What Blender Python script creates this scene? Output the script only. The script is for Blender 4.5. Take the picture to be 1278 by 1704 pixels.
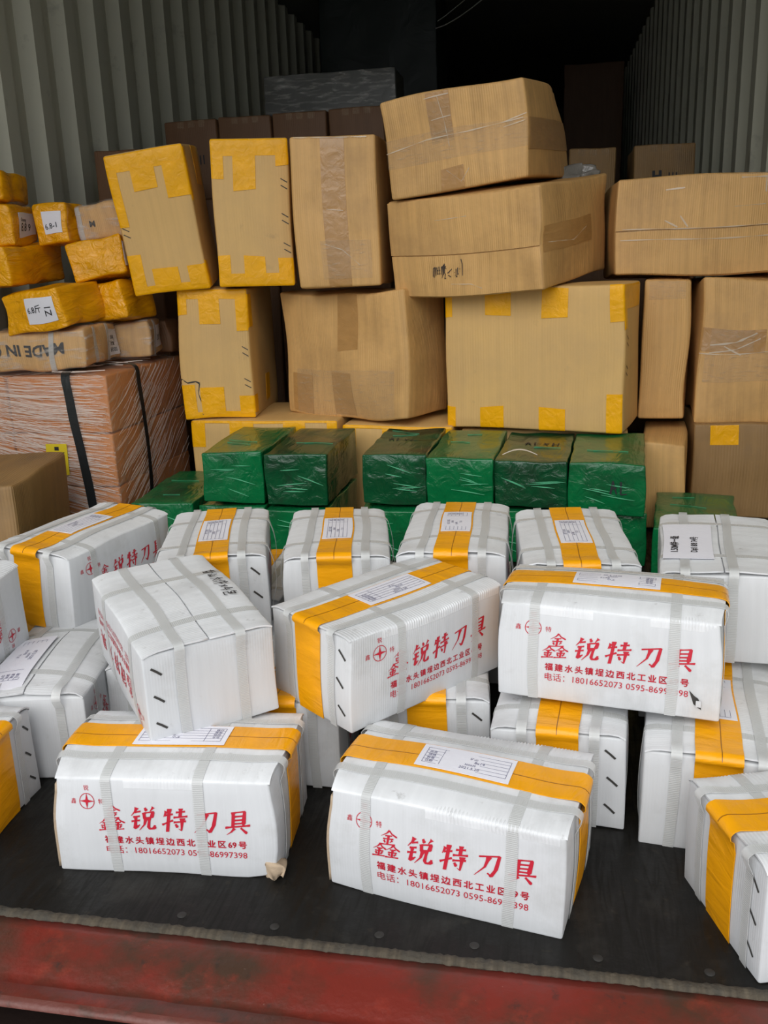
import bpy, math, random
import numpy as np
from mathutils import Matrix, Vector

# ------------------------------------------------------------------ clear
for o in list(bpy.data.objects):
    bpy.data.objects.remove(o)
SC = bpy.context.scene
COL = SC.collection

# ------------------------------------------------------------------ camera
def nRz(a): c, s = math.cos(a), math.sin(a); return np.array([[c, -s, 0], [s, c, 0], [0, 0, 1.0]])
def nRx(a): c, s = math.cos(a), math.sin(a); return np.array([[1.0, 0, 0], [0, c, -s], [0, s, c]])
def nRy(a): c, s = math.cos(a), math.sin(a); return np.array([[c, 0, s], [0, 1.0, 0], [-s, 0, c]])
PITCH, ROLL, YAW, CAMH = math.radians(15.578), math.radians(1.947), math.radians(11.028), 0.8198
Rc = nRz(YAW) @ nRx(-PITCH) @ nRy(ROLL)          # columns: right, forward, up
cam = bpy.data.cameras.new('camera')
cam.sensor_fit = 'HORIZONTAL'; cam.sensor_width = 36; cam.lens = 1500 / 1278 * 36
cam.clip_start = 0.02; cam.clip_end = 200
camo = bpy.data.objects.new('camera', cam); COL.objects.link(camo)
M = Matrix.Identity(4)
for i in range(3):
    M[i][0] = Rc[i, 0]; M[i][1] = Rc[i, 2]; M[i][2] = -Rc[i, 1]
M[2][3] = CAMH
camo.matrix_world = M
SC.camera = camo

# ------------------------------------------------------------------ world, exposure
SC.view_settings.view_transform = 'Standard'
SC.view_settings.look = 'None'
SC.view_settings.gamma = 1
SC.view_settings.use_curve_mapping = False
SC.view_settings.exposure = 0.0
W_ = bpy.data.worlds.new('overcast_sky'); SC.world = W_; W_.use_nodes = True
nt = W_.node_tree
bg = nt.nodes['Background']
tc = nt.nodes.new('ShaderNodeTexCoord'); sep = nt.nodes.new('ShaderNodeSeparateXYZ')
rmp = nt.nodes.new('ShaderNodeValToRGB')
rmp.color_ramp.elements[0].position = 0.0; rmp.color_ramp.elements[0].color = (0.86, 0.9, 0.96, 1)
rmp.color_ramp.elements[1].position = 1.0; rmp.color_ramp.elements[1].color = (1.0, 1.02, 1.06, 1)
nt.links.new(tc.outputs['Generated'], sep.inputs[0]); nt.links.new(sep.outputs['Z'], rmp.inputs[0])
nt.links.new(rmp.outputs[0], bg.inputs[0]); bg.inputs[1].default_value = 1.2
# sun added as fill for the interior: low, in front of the doors, very soft
sun = bpy.data.lights.new('fill_sun', 'SUN'); sun.energy = 1.85; sun.angle = math.radians(55); sun.color = (1.0, .975, .93)
suno = bpy.data.objects.new('fill_sun', sun); COL.objects.link(suno)
suno.rotation_euler = Vector((.10, math.cos(math.radians(38)), -math.sin(math.radians(38)))).to_track_quat('-Z', 'Y').to_euler()

# ------------------------------------------------------------------ helpers
rng = np.random.RandomState(7)

def mat(name, col, rough=.6, metal=0, bump=None, dirt=None, flute=None, var=None, alpha=1, spec=.5, wrinkle=None, coat=0, spots=None):
    """flute=(period, height) ribs along UV v; dirt=(colour, scale, lo, hi, amount); var=(amount, su, sv) grain in UV; wrinkle=(scale, strength)"""
    m = bpy.data.materials.new(name); m.use_nodes = True
    n = m.node_tree.nodes; l = m.node_tree.links
    b = n['Principled BSDF']
    b.inputs['Roughness'].default_value = rough; b.inputs['Metallic'].default_value = metal
    b.inputs['Specular IOR Level'].default_value = spec
    b.inputs['Alpha'].default_value = alpha
    if coat: b.inputs['Coat Weight'].default_value = coat; b.inputs['Coat Roughness'].default_value = .15
    c = n.new('ShaderNodeRGB'); c.outputs[0].default_value = (*col, 1); cur = c.outputs[0]
    tco = n.new('ShaderNodeTexCoord'); oi = n.new('ShaderNodeObjectInfo')
    uv = n.new('ShaderNodeUVMap')
    def add_random(vec):
        a = n.new('ShaderNodeVectorMath'); a.operation = 'ADD'; l.new(vec, a.inputs[0])
        s = n.new('ShaderNodeMath'); s.operation = 'MULTIPLY'; s.inputs[1].default_value = 37.0; l.new(oi.outputs['Random'], s.inputs[0])
        cx = n.new('ShaderNodeCombineXYZ'); l.new(s.outputs[0], cx.inputs[0]); l.new(s.outputs[0], cx.inputs[1])
        l.new(cx.outputs[0], a.inputs[1]); return a.outputs[0]
    objv = add_random(tco.outputs['Object'])
    if var:
        mp = n.new('ShaderNodeMapping'); mp.inputs['Scale'].default_value = (var[1], var[2], 1); l.new(add_random(uv.outputs[0]), mp.inputs[0])
        nz = n.new('ShaderNodeTexNoise'); nz.inputs['Scale'].default_value = 1; nz.inputs['Detail'].default_value = 5; l.new(mp.outputs[0], nz.inputs[0])
        mr = n.new('ShaderNodeMapRange'); mr.inputs[1].default_value = .3; mr.inputs[2].default_value = .7
        mr.inputs[3].default_value = 1 - var[0]; mr.inputs[4].default_value = 1 + var[0] * .5; l.new(nz.outputs[0], mr.inputs[0])
        mx = n.new('ShaderNodeVectorMath'); mx.operation = 'SCALE'; l.new(cur, mx.inputs[0]); l.new(mr.outputs[0], mx.inputs['Scale']); cur = mx.outputs[0]
    if dirt:
        for (dc, sc, lo, hi, am) in (dirt if isinstance(dirt, list) else [dirt]):
            nz = n.new('ShaderNodeTexNoise'); nz.inputs['Scale'].default_value = sc; nz.inputs['Detail'].default_value = 7; nz.inputs['Roughness'].default_value = .65
            l.new(objv, nz.inputs[0])
            mr = n.new('ShaderNodeMapRange'); mr.inputs[1].default_value = lo; mr.inputs[2].default_value = hi; mr.inputs[3].default_value = 0; mr.inputs[4].default_value = am
            l.new(nz.outputs[0], mr.inputs[0])
            mx = n.new('ShaderNodeMix'); mx.data_type = 'RGBA'; l.new(mr.outputs[0], mx.inputs[0]); l.new(cur, mx.inputs[6]); mx.inputs[7].default_value = (*dc, 1); cur = mx.outputs[2]
    l.new(cur, b.inputs['Base Color'])
    nrm = None
    if flute:
        sx = n.new('ShaderNodeSeparateXYZ'); l.new(uv.outputs[0], sx.inputs[0])
        # ribs wobble in strength, as crushed board does
        k = n.new('ShaderNodeMath'); k.operation = 'MULTIPLY'; k.inputs[1].default_value = 2 * math.pi / flute[0]; l.new(sx.outputs[0], k.inputs[0])
        si = n.new('ShaderNodeMath'); si.operation = 'SINE'; l.new(k.outputs[0], si.inputs[0])
        nz = n.new('ShaderNodeTexNoise'); nz.inputs['Scale'].default_value = 9; nz.inputs['Detail'].default_value = 4; l.new(objv, nz.inputs[0])
        mr = n.new('ShaderNodeMapRange'); mr.inputs[1].default_value = .42; mr.inputs[2].default_value = .7; mr.inputs[3].default_value = .12; mr.inputs[4].default_value = 1; l.new(nz.outputs[0], mr.inputs[0])
        mu = n.new('ShaderNodeMath'); mu.operation = 'MULTIPLY'; l.new(si.outputs[0], mu.inputs[0]); l.new(mr.outputs[0], mu.inputs[1])
        bp = n.new('ShaderNodeBump'); bp.inputs['Strength'].default_value = 1; bp.inputs['Distance'].default_value = flute[1]; l.new(mu.outputs[0], bp.inputs['Height']); nrm = bp.outputs[0]
    if bump or wrinkle:
        for (sc, st, stretch) in ([(bump[0], bump[1], (1, 1, 1))] if bump else []) + ([(wrinkle[0], wrinkle[1], (1, .25, 1))] if wrinkle else []):
            mp = n.new('ShaderNodeMapping'); mp.inputs['Scale'].default_value = stretch; l.new(objv, mp.inputs[0])
            if wrinkle: mp.inputs['Rotation'].default_value = (.4, .7, .5)
            nz = n.new('ShaderNodeTexNoise'); nz.inputs['Scale'].default_value = sc; nz.inputs['Detail'].default_value = 4
            if wrinkle: nz.inputs['Detail'].default_value = 6; nz.inputs['Distortion'].default_value = .8
            l.new(mp.outputs[0], nz.inputs[0])
            bp = n.new('ShaderNodeBump'); bp.inputs['Strength'].default_value = 1; bp.inputs['Distance'].default_value = st; l.new(nz.outputs[0], bp.inputs['Height'])
            if nrm: l.new(nrm, bp.inputs['Normal'])
            nrm = bp.outputs[0]
    if nrm: l.new(nrm, b.inputs['Normal'])
    return m

MT = {}
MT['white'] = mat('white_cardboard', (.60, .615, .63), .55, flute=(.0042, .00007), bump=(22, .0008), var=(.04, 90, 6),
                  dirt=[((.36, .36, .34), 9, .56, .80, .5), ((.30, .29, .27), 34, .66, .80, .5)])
MT['white_top'] = mat('white_cardboard_scuffed_lightened', (.70, .715, .73), .55, flute=(.0052, .00015), bump=(18, .0016), var=(.07, 60, 3),  # scuffed lid card, base lightened to paint in light the tops lack
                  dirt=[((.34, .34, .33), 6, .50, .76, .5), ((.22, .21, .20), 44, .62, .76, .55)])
MT['kraft_in'] = mat('raw_kraft_edge', (.42, .32, .22), .8, bump=(80, .002))
MT['amber'] = mat('amber_packing_tape', (.84, .36, .004), .27, bump=(30, .001), var=(.10, 14, 30), wrinkle=(40, .003), spec=.4)
MT['yellow'] = mat('yellow_packing_tape', (.93, .45, .004), .34, spec=.3, bump=(30, .0012), var=(.12, 14, 20), wrinkle=(34, .0035))
MT['yellowfilm'] = mat('yellow_tape_skin', (.92, .42, .003), .22, bump=(12, .004), wrinkle=(30, .014), var=(.16, 8, 30))
MT['greenfilm'] = mat('green_tape_skin', (.003, .150, .045), .2, spec=.4, bump=(14, .003), wrinkle=(24, .0065), var=(.14, 6, 14), dirt=((.012, .035, .02), 5, .5, .72, .75))
MT['greendark'] = mat('dark_green_tape_skin', (.004, .075, .026), .22, bump=(14, .003), wrinkle=(24, .008), var=(.2, 6, 14), dirt=((.02, .03, .022), 6, .48, .66, .85))
MT['kraft'] = mat('kraft_cardboard', (.68, .40, .145), .6, flute=(.0066, .0004), bump=(10, .005), var=(.15, 60, 2.0),
                  dirt=[((.30, .17, .07), 4, .45, .75, .6), ((.09, .065, .04), 60, .68, .8, .35)])
MT['kraft_pale'] = mat('pale_kraft_cardboard', (.70, .445, .165), .65, flute=(.0085, .00025), bump=(6, .003), var=(.05, 70, 2.0),
                  dirt=[((.16, .12, .08), 14, .64, .8, .4), ((.40, .27, .15), 3, .45, .75, .4)])
MT['kraft_dull'] = mat('dull_kraft_cardboard', (.33, .195, .075), .6, flute=(.0085, .0005), bump=(8, .006), var=(.12, 40, 2.5),
                  dirt=[((.14, .10, .06), 5, .5, .75, .6)])
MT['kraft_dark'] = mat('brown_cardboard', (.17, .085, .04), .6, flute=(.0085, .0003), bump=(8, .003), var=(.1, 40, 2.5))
MT['brown_tape'] = mat('tan_packing_tape', (.46, .25, .085), .28, bump=(20, .0012), var=(.10, 20, 40), wrinkle=(26, .004))
MT['orange'] = mat('orange_cardboard', (.64, .235, .055), .55, flute=(.006, .0003), bump=(8, .003), var=(.08, 50, 3))
MT['label'] = mat('label_paper', (.76, .76, .82), .5, bump=(60, .0006))
MT['ink'] = mat('black_ink', (.02, .02, .025), .6)
MT['inkblue'] = mat('label_ink', (.10, .10, .20), .6)
MT['inkred'] = mat('red_print', (.50, .010, .030), .5)
MT['step_shade'] = mat('under_lip_shade', (.008, .004, .003), .8, spec=.1, bump=(60, .002))  # near-black colour that paints the shade below the sill lip
MT['amberdark'] = mat('amber_tape_over_seam', (.30, .115, .002), .35)
MT['greengloss'] = mat('green_fold_highlight', (.10, .42, .23), .10, spec=.8)  # paler green that paints highlights onto the tape folds
MT['staple'] = mat('dark_staple_slot', (.035, .033, .03), .6)
MT['yellowlabel'] = mat('yellow_sticker', (.80, .62, .03), .4)
MT['blackstrap'] = mat('black_strapping', (.018, .022, .024), .35, bump=(90, .001))
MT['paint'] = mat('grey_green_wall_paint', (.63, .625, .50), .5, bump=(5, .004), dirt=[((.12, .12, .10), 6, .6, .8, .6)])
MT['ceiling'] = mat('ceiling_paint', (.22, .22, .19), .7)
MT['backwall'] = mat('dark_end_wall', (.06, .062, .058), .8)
MT['steelred'] = mat('worn_red_steel', (.165, .017, .009), .42, bump=(70, .0014),
                  dirt=[((.040, .026, .014), 6, .42, .64, .9), ((.30, .035, .018), 16, .56, .7, .5), ((.02, .018, .014), 30, .60, .70, .7), ((.42, .30, .25), 110, .70, .76, .7)])
MT['lip'] = mat('rubbed_steel_lip', (.13, .036, .026), .45, bump=(60, .002), dirt=[((.06, .03, .02), 22, .52, .66, .9)])
MT['plyedge'] = mat('weathered_plywood_edge', (.075, .060, .040), .85, bump=(60, .006), var=(.5, 6, 120), dirt=[((.05, .045, .035), 26, .45, .62, .8)])
MT['asphalt'] = mat('grey_concrete', (.36, .36, .35), .9, bump=(10, .01))
MT['screw'] = mat('worn_screw', (.028, .026, .023), .6, metal=.3)
MT['blackwrap'] = mat('dark_green_tarpaulin', (.006, .014, .011), .5, wrinkle=(4, .01))
MT['greypanel'] = mat('grey_panel', (.08, .085, .08), .4, wrinkle=(5, .006))
MT['cable'] = mat('pale_cable', (.35, .34, .32), .6)

def floor_material():
    m = mat('dark_phenolic_plywood', (.0075, .007, .006), .45, bump=(50, .0012), spec=.22,
            dirt=[((.045, .042, .036), 7, .52, .78, .6), ((.055, .045, .03), 60, .60, .75, .35), ((.25, .24, .22), 140, .73, .78, .5)])
    n = m.node_tree.nodes; l = m.node_tree.links; b = n['Principled BSDF']
    t = n.new('ShaderNodeTexCoord'); mp = n.new('ShaderNodeMapping'); mp.inputs['Scale'].default_value = (26, 3, 1); mp.inputs['Rotation'].default_value = (0, 0, .05)
    w = n.new('ShaderNodeTexNoise'); w.inputs['Scale'].default_value = 2.2; w.inputs['Detail'].default_value = 6; w.inputs['Distortion'].default_value = 2.5
    l.new(t.outputs['Object'], mp.inputs[0]); l.new(mp.outputs[0], w.inputs[0])
    mr = n.new('ShaderNodeMapRange'); mr.inputs[1].default_value = .35; mr.inputs[2].default_value = .7; mr.inputs[3].default_value = .32; mr.inputs[4].default_value = .7
    l.new(w.outputs[0], mr.inputs[0]); l.new(mr.outputs[0], b.inputs['Roughness'])
    return m
MT['floor'] = floor_material()

def film_material(name, tint, amount, scale, rot, lo=.45, hi=.8, base=.12):
    """clear stretch film: mostly transparent, whiter and glossier along its stretched folds"""
    m = bpy.data.materials.new(name); m.use_nodes = True
    n = m.node_tree.nodes; l = m.node_tree.links
    b = n['Principled BSDF']; b.inputs['Base Color'].default_value = (*tint, 1); b.inputs['Roughness'].default_value = .22
    uv = n.new('ShaderNodeUVMap'); mp = n.new('ShaderNodeMapping'); mp.inputs['Scale'].default_value = scale; mp.inputs['Rotation'].default_value = (0, 0, rot)
    mp.vector_type = 'TEXTURE' if False else 'POINT'
    l.new(uv.outputs[0], mp.inputs[0])
    nz = n.new('ShaderNodeTexNoise'); nz.inputs['Scale'].default_value = 1; nz.inputs['Detail'].default_value = 6; nz.inputs['Distortion'].default_value = .4
    l.new(mp.outputs[0], nz.inputs[0])
    mr = n.new('ShaderNodeMapRange'); mr.inputs[1].default_value = lo; mr.inputs[2].default_value = hi; mr.inputs[3].default_value = base; mr.inputs[4].default_value = amount
    l.new(nz.outputs[0], mr.inputs[0]); l.new(mr.outputs[0], b.inputs['Alpha'])
    bp = n.new('ShaderNodeBump'); bp.inputs['Distance'].default_value = .004; l.new(nz.outputs[0], bp.inputs['Height']); l.new(bp.outputs[0], b.inputs['Normal'])
    return m
MT['film'] = film_material('clear_stretch_film', (.92, .82, .74), .62, (14, 110, 1), .0, .5, .8, .08)
MT['film_side'] = film_material('clear_stretch_film_shaded', (.72, .66, .58), .6, (10, 90, 1), .0, .5, .8, .10)  # same film, tint dulled to paint shading on the side
MT['clear'] = film_material('clear_packing_tape', (.62, .47, .30), .55, (30, 160, 1), .9, .55, .8, .16)
MT['clearwrap'] = film_material('clear_wrap', (.75, .72, .68), .6, (12, 60, 1), .7, .5, .75, .08)
MT['glint'] = mat('painted_tape_glint', (.85, .76, .62), .12, alpha=.5)  # pale ribbon colour standing in for highlights on clear tape
MT['strand'] = mat('film_highlight_and_tape_end', (.95, .84, .76), .2, alpha=.66)  # whitish painted highlights of the film folds; also the loose tape end
MT['greyfilm'] = mat('crumpled_grey_film', (.22, .21, .19), .2, wrinkle=(14, .01))

def strap_material():
    m = mat('translucent_plastic_strap', (.62, .63, .62), .3, alpha=.70)
    n = m.node_tree.nodes; l = m.node_tree.links; b = n['Principled BSDF']
    uv = n.new('ShaderNodeUVMap'); sx = n.new('ShaderNodeSeparateXYZ'); l.new(uv.outputs[0], sx.inputs[0])
    k = n.new('ShaderNodeMath'); k.operation = 'MULTIPLY'; k.inputs[1].default_value = 2 * math.pi / .0028; l.new(sx.outputs[1], k.inputs[0])
    si = n.new('ShaderNodeMath'); si.operation = 'SINE'; l.new(k.outputs[0], si.inputs[0])
    bp = n.new('ShaderNodeBump'); bp.inputs['Distance'].default_value = .00012; l.new(si.outputs[0], bp.inputs['Height']); l.new(bp.outputs[0], b.inputs['Normal'])
    return m
MT['strap'] = strap_material()

def link(o, parent=None):
    COL.objects.link(o)
    if parent is not None: o.parent = parent
    return o

def mesh(name, V, F, m, parent=None, uv=None, smooth=True):
    me = bpy.data.meshes.new(name)
    V = np.asarray(V, float)
    me.from_pydata(V.tolist(), [], [list(map(int, f)) for f in F])
    if uv is not None:
        ul = me.uv_layers.new(name='UVMap')
        ul.data.foreach_set('uv', np.asarray(uv, np.float32).ravel())
    me.materials.append(MT[m] if isinstance(m, str) else m)
    if smooth: me.shade_smooth()
    me.update()
    return link(bpy.data.objects.new(name, me), parent)

def root(name, label, cat, pos, rot=(0, 0, 0), group=None):
    o = bpy.data.objects.new(name, None); o.empty_display_size = .05
    o.rotation_mode = 'YXZ'; o.location = pos; o.rotation_euler = (rot[1], rot[2], rot[0])
    o['label'] = label; o['category'] = cat
    if group: o['group'] = group
    return link(o)

def boxmesh(name, x0, x1, y0, y1, z0, z1, m, parent=None, bev=0.0):
    V = [(x, y, z) for x in (x0, x1) for y in (y0, y1) for z in (z0, z1)]
    F = [(0, 1, 3, 2), (4, 6, 7, 5), (0, 4, 5, 1), (2, 3, 7, 6), (0, 2, 6, 4), (1, 5, 7, 3)]
    return mesh(name, V, F, m, parent, smooth=False)

def grid_faces(nu, nv):
    i, j = np.meshgrid(np.arange(nu - 1), np.arange(nv - 1), indexing='ij')
    a = (i * nv + j).ravel()
    return np.stack([a, a + nv, a + nv + 1, a + 1], 1)

class Carton:
    """a soft carton: points of a sharp-edged box are mapped to a rounded, bulged, slightly warped one"""
    def __init__(s, L, W, H, r=.005, top=.0, side=.0, warp=.002, seed=0, crush=(), wl=(.12, .4)):
        s.L, s.W, s.H, s.r, s.top, s.side, s.warp, s.crush = L, W, H, r, top, side, warp, crush
        q = np.random.RandomState(seed)
        s.k = q.normal(size=(3, 6, 3)); s.k *= (2 * np.pi / q.uniform(wl[0], wl[1], (3, 6, 1))) / np.linalg.norm(s.k, axis=2, keepdims=True)
        s.ph = q.uniform(0, 6.28, (3, 6))
    def D(s, P, r=None, flatx=False):
        P = np.asarray(P, float); L, W, H = s.L, s.W, s.H
        r = s.r if r is None else r
        c = np.array([0, 0, H / 2]); half = np.array([L, W, H]) / 2
        p = P - c; q = np.clip(p, -(half - r), half - r)
        if flatx: q[..., 0] = p[..., 0]
        d = p - q; ln = np.linalg.norm(d, axis=-1, keepdims=True); n = d / np.maximum(ln, 1e-9)
        o = q + n * r + c
        if flatx: o[..., 0] = P[..., 0]
        x, y, z = P[..., 0] / (L / 2), P[..., 1] / (W / 2), p[..., 2] / (H / 2)
        f = lambda t: np.clip(1 - t * t, 0, 1)
        bl = np.zeros_like(o)
        bl[..., 2] = s.top * np.sqrt(f(x)) * f(y) * np.maximum(n[..., 2], 0)
        bl[..., 1] = s.side * f(x) * f(z) * n[..., 1]
        bl[..., 0] = s.side * .7 * f(y) * f(z) * n[..., 0]
        o = o + bl
        for a in range(3):
            o[..., a] += s.warp / 3 * np.sin(P @ s.k[a].T + s.ph[a]).sum(-1)
        for (cx, cy, cz, rad, dep) in s.crush:      # crushed corners, in fractions of the box
            cp = np.array([cx * L / 2, cy * W / 2, cz * H])
            w = np.exp(-((P - cp) ** 2).sum(-1) / rad ** 2)[..., None]
            dirv = c - cp; dirv = dirv / np.linalg.norm(dirv)
            o = o + dirv * dep * w
        return o, n
    def fp(s, face, a, b):
        L, W, H = s.L, s.W, s.H; z = np.zeros_like(a)
        return np.stack({'front': (a, z - W / 2, b), 'back': (-a, z + W / 2, b), 'right': (z + L / 2, a, b), 'left': (z - L / 2, -a, b),
                         'top': (a, b, z + H), 'bottom': (a, -b, z)}[face], -1)
    def ext(s, face):
        return {'front': (s.L, 0, s.H), 'back': (s.L, 0, s.H), 'right': (s.W, 0, s.H), 'left': (s.W, 0, s.H)}.get(face, (s.L, -s.W / 2, s.W / 2))
    def body(s, parent, m, name='body', step=.025, fl=None):
        def coords(lo, hi):
            r = s.r; k = max(2, int((hi - lo - 2 * r) / step) + 1)
            return np.concatenate([[lo, lo + .45 * r], np.linspace(lo + r, hi - r, k), [hi - .45 * r, hi]])
        Vs, Fs, UV, off = [], [], [], 0
        for face in ('front', 'back', 'right', 'left', 'top', 'bottom'):
            ln, b0, b1 = s.ext(face)
            a = coords(-ln / 2, ln / 2); b = coords(b0, b1)
            A, B = np.meshgrid(a, b, indexing='ij')
            P = s.fp(face, A.ravel(), B.ravel()); G = grid_faces(len(a), len(b))
            Vs.append(P); Fs.append(G + off); off += len(P)
            U = np.stack([A.ravel(), B.ravel()], 1)
            UV.append(U[G].reshape(-1, 2) + rng.uniform(0, 3, 2) * 0)
        P = np.concatenate(Vs); F = np.concatenate(Fs)
        _, ui, inv = np.unique(np.round(P, 6), axis=0, return_index=True, return_inverse=True)
        inv = inv.ravel()
        V, _ = s.D(P[ui])
        return mesh(name, V, inv[F], m, parent, np.concatenate(UV))
    def _sheet(s, P, nu, nv, off, thick, m, parent, name, uv, r=None, flatx=False, bar=None):
        """P: nu*nv points; a closed thin sheet lying off above the carton"""
        V, n = s.D(P, r, flatx)
        off = np.broadcast_to(np.asarray(off, float), (len(P),))[:, None]
        top = V + n * off; bot = V + n * (off - thick)
        G = grid_faces(nu, nv); N = nu * nv
        # orientation: outward
        a, b, c = top[G[0, 0]], top[G[0, 1]], top[G[0, 2]]
        if np.dot(np.cross(b - a, c - a), n[G[0, 0]]) < 0: G = G[:, ::-1]
        idx = np.arange(N).reshape(nu, nv)
        rim = np.concatenate([idx[:, 0], idx[-1, 1:], idx[-2::-1, -1], idx[0, -2:0:-1]])
        R2 = np.roll(rim, -1)
        k = len(rim); i = np.arange(k); S = N + np.stack([i, (i + 1) % k, (i + 1) % k + k, i + k], 1)
        F = np.concatenate([G, S]); UVv = np.concatenate([uv, uv[rim], uv[rim]])
        return mesh(name, np.concatenate([top, top[rim], bot[rim]]), F, m, parent, UVv[F].reshape(-1, 2))
    def patch(s, face, a0, a1, b0, b1, m, parent, name, off=.0008, thick=.0008, step=.02, r=None, jag=0, seed=0):
        ln, e0, e1 = s.ext(face); rr = s.r if r is None else r
        def samp(lo, hi, elo, ehi):
            t = list(np.linspace(lo, hi, max(2, int(abs(hi - lo) / step) + 2)))
            t += [v for v in (elo, elo + .2 * rr, elo + .5 * rr, elo + rr, ehi - rr, ehi - .5 * rr, ehi - .2 * rr, ehi) if lo < v < hi]
            t = np.array(sorted(t)); return t[np.concatenate([[True], np.diff(t) > 1e-4])]
        ta = samp(a0, a1, -ln / 2, ln / 2); tb = samp(b0, b1, e0, e1); na, nb = len(ta), len(tb)
        A, B = np.meshgrid(ta, tb, indexing='ij')
        if jag:
            q = np.random.RandomState(seed + int(1e4 * abs(a0 + b0)))
            B[:, 0] += q.uniform(-jag, jag) + np.linspace(-1, 1, na) * q.uniform(-jag, jag); B[:, -1] += np.linspace(-1, 1, na) * q.uniform(-jag, jag)
        A = A.ravel(); B = B.ravel()
        return s._sheet(s.fp(face, A, B), na, nb, off, thick, m, parent, name, np.stack([A, B], 1), r)
    def wrap(s, axis, c, width, s0, s1, m, parent, name, off=.0012, thick=.0012, step=.02, r=None, flatx=False, nw=3, offf=None, sl=0, skew=0):
        """strip round the carton: axis 'x' runs front-top-back at x=c; axis 'y' runs left-top-right at y=c; s is the length along it from the bottom"""
        L, W, H = s.L, s.W, s.H; T = W if axis == 'x' else L; rr = s.r if r is None else r
        ss = set(np.round(np.linspace(s0, s1, max(2, int((s1 - s0) / step) + 1)), 5))
        for e in (H, H + T):
            for d in (-rr, -.45 * rr, 0, .45 * rr, rr):
                if s0 < e + d < s1: ss.add(round(e + d, 5))
        ss = np.array(sorted(ss)); keep = np.concatenate([[True], np.diff(ss) > 2e-4]); ss = ss[keep]
        ww = np.linspace(-width / 2, width / 2, nw)
        S, Wd = np.meshgrid(ss, ww, indexing='ij'); S = S.ravel(); Wd = Wd.ravel()
        h = np.where(S < H, -T / 2, np.where(S > H + T, T / 2, S - H - T / 2)); z = np.where(S < H, S, np.where(S > H + T, 2 * H + T - S, H))
        cc = c + Wd + skew * (S - (2 * H + T) / 2)
        P = np.stack([cc, h, z], 1) if axis == 'x' else np.stack([h, cc, z], 1)
        o = np.full(len(S), off)
        if offf is not None: o = o + offf(S, Wd, h, z)
        return s._sheet(P, len(ss), nw, o, thick, m, parent, name, np.stack([Wd, S], 1), r, flatx)
    def decal(s, face, V2, F, ox, oy, m, parent, name, off=.0006, flip=False, sx=1, rot=0):
        """flat print: 2-D points (metres) laid on a face round the point ox, oy"""
        v = np.asarray(V2, float).copy()
        c, sn = math.cos(rot), math.sin(rot); v = v @ np.array([[c, sn], [-sn, c]])
        v = v + (ox, oy)
        if flip:
            ln, b0, b1 = s.ext(face)
            v = np.stack([-v[:, 0], b0 + b1 - v[:, 1]], 1)
        P = s.fp(face, v[:, 0], v[:, 1]); V, n = s.D(P)
        return mesh(name, V + n * off, F, m, parent, smooth=False)

# ------------------------------------------------------------------ lettering
_tc = {}
def text2d(txt, width=None, height=None, off=0.0, res=2, shear=0):
    """outline of a line of lettering as a flat triangle mesh, fitted to a width or a cap height"""
    key = (txt, off, res, shear)
    if key not in _tc:
        c = bpy.data.curves.new('lettering', 'FONT'); c.body = txt; c.resolution_u = res; c.offset = off; c.shear = shear
        o = bpy.data.objects.new('lettering', c); COL.objects.link(o)
        dg = bpy.context.evaluated_depsgraph_get()
        me = bpy.data.meshes.new_from_object(o.evaluated_get(dg))
        V = np.array([v.co[:2] for v in me.vertices]); F = [tuple(p.vertices) for p in me.polygons]
        bpy.data.objects.remove(o); bpy.data.meshes.remove(me); bpy.data.curves.remove(c)
        # copies of the outline keep front and back faces; keep front only
        _tc[key] = (V, F)
    V, F = _tc[key]
    V = V - V.min(0); s = width / V[:, 0].max() if width else height / V[:, 1].max()
    return V * s, F

JIN = [[(.5, 1), (.36, .8), (.05, .58)], [(.5, .98), (.66, .78), (.99, .58)], [(.3, .63), (.7, .65)], [(.2, .42), (.8, .44)], [(.5, .63), (.5, .08)],
       [(.26, .33), (.36, .16)], [(.75, .35), (.63, .17)], [(.06, .03), (.95, .07)]]
GLYPH = {
 'xin': [[(x * .68 + .16, y * .58 + .46) for x, y in s] for s in JIN] + [[(x * .56 - .05, y * .52 - .04) for x, y in s] for s in JIN] + [[(x * .58 + .47, y * .52 - .04) for x, y in s] for s in JIN],
 'rui': [[(.22, 1), (.16, .84), (.02, .66)], [(.16, .8), (.38, .84)], [(.1, .6), (.36, .63)], [(.04, .41), (.38, .45)], [(.21, .6), (.2, .1), (.38, .25)],
         [(.54, .99), (.62, .84)], [(.88, 1), (.76, .83)], [(.52, .78), (.56, .52)], [(.52, .76), (.88, .8), (.84, .54)], [(.55, .54), (.84, .56)],
         [(.62, .54), (.57, .26), (.38, .01)], [(.76, .54), (.74, .14), (.80, .06), (.97, .07), (.99, .22)]],
 'te': [[(.14, .9), (.05, .66)], [(.1, .72), (.4, .77)], [(.25, 1), (.24, 0)], [(.01, .32), (.43, .5)], [(.52, .84), (.88, .87)], [(.7, 1), (.7, .64)],
        [(.44, .62), (.99, .66)], [(.46, .41), (.95, .45)], [(.8, .58), (.8, .04), (.68, .12)], [(.54, .33), (.64, .18)]],
 'dao': [[(.1, .8), (.84, .87), (.8, .32), (.68, .05), (.52, .16)], [(.47, .82), (.38, .4), (.06, .03)]],
 'ju': [[(.27, .96), (.3, .36)], [(.27, .93), (.74, .96), (.72, .36)], [(.31, .76), (.72, .78)], [(.31, .6), (.72, .62)], [(.31, .46), (.72, .47)],
        [(.0, .31), (1.0, .36)], [(.37, .27), (.26, .12), (.08, .0)], [(.62, .27), (.9, .02)]],
}
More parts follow.
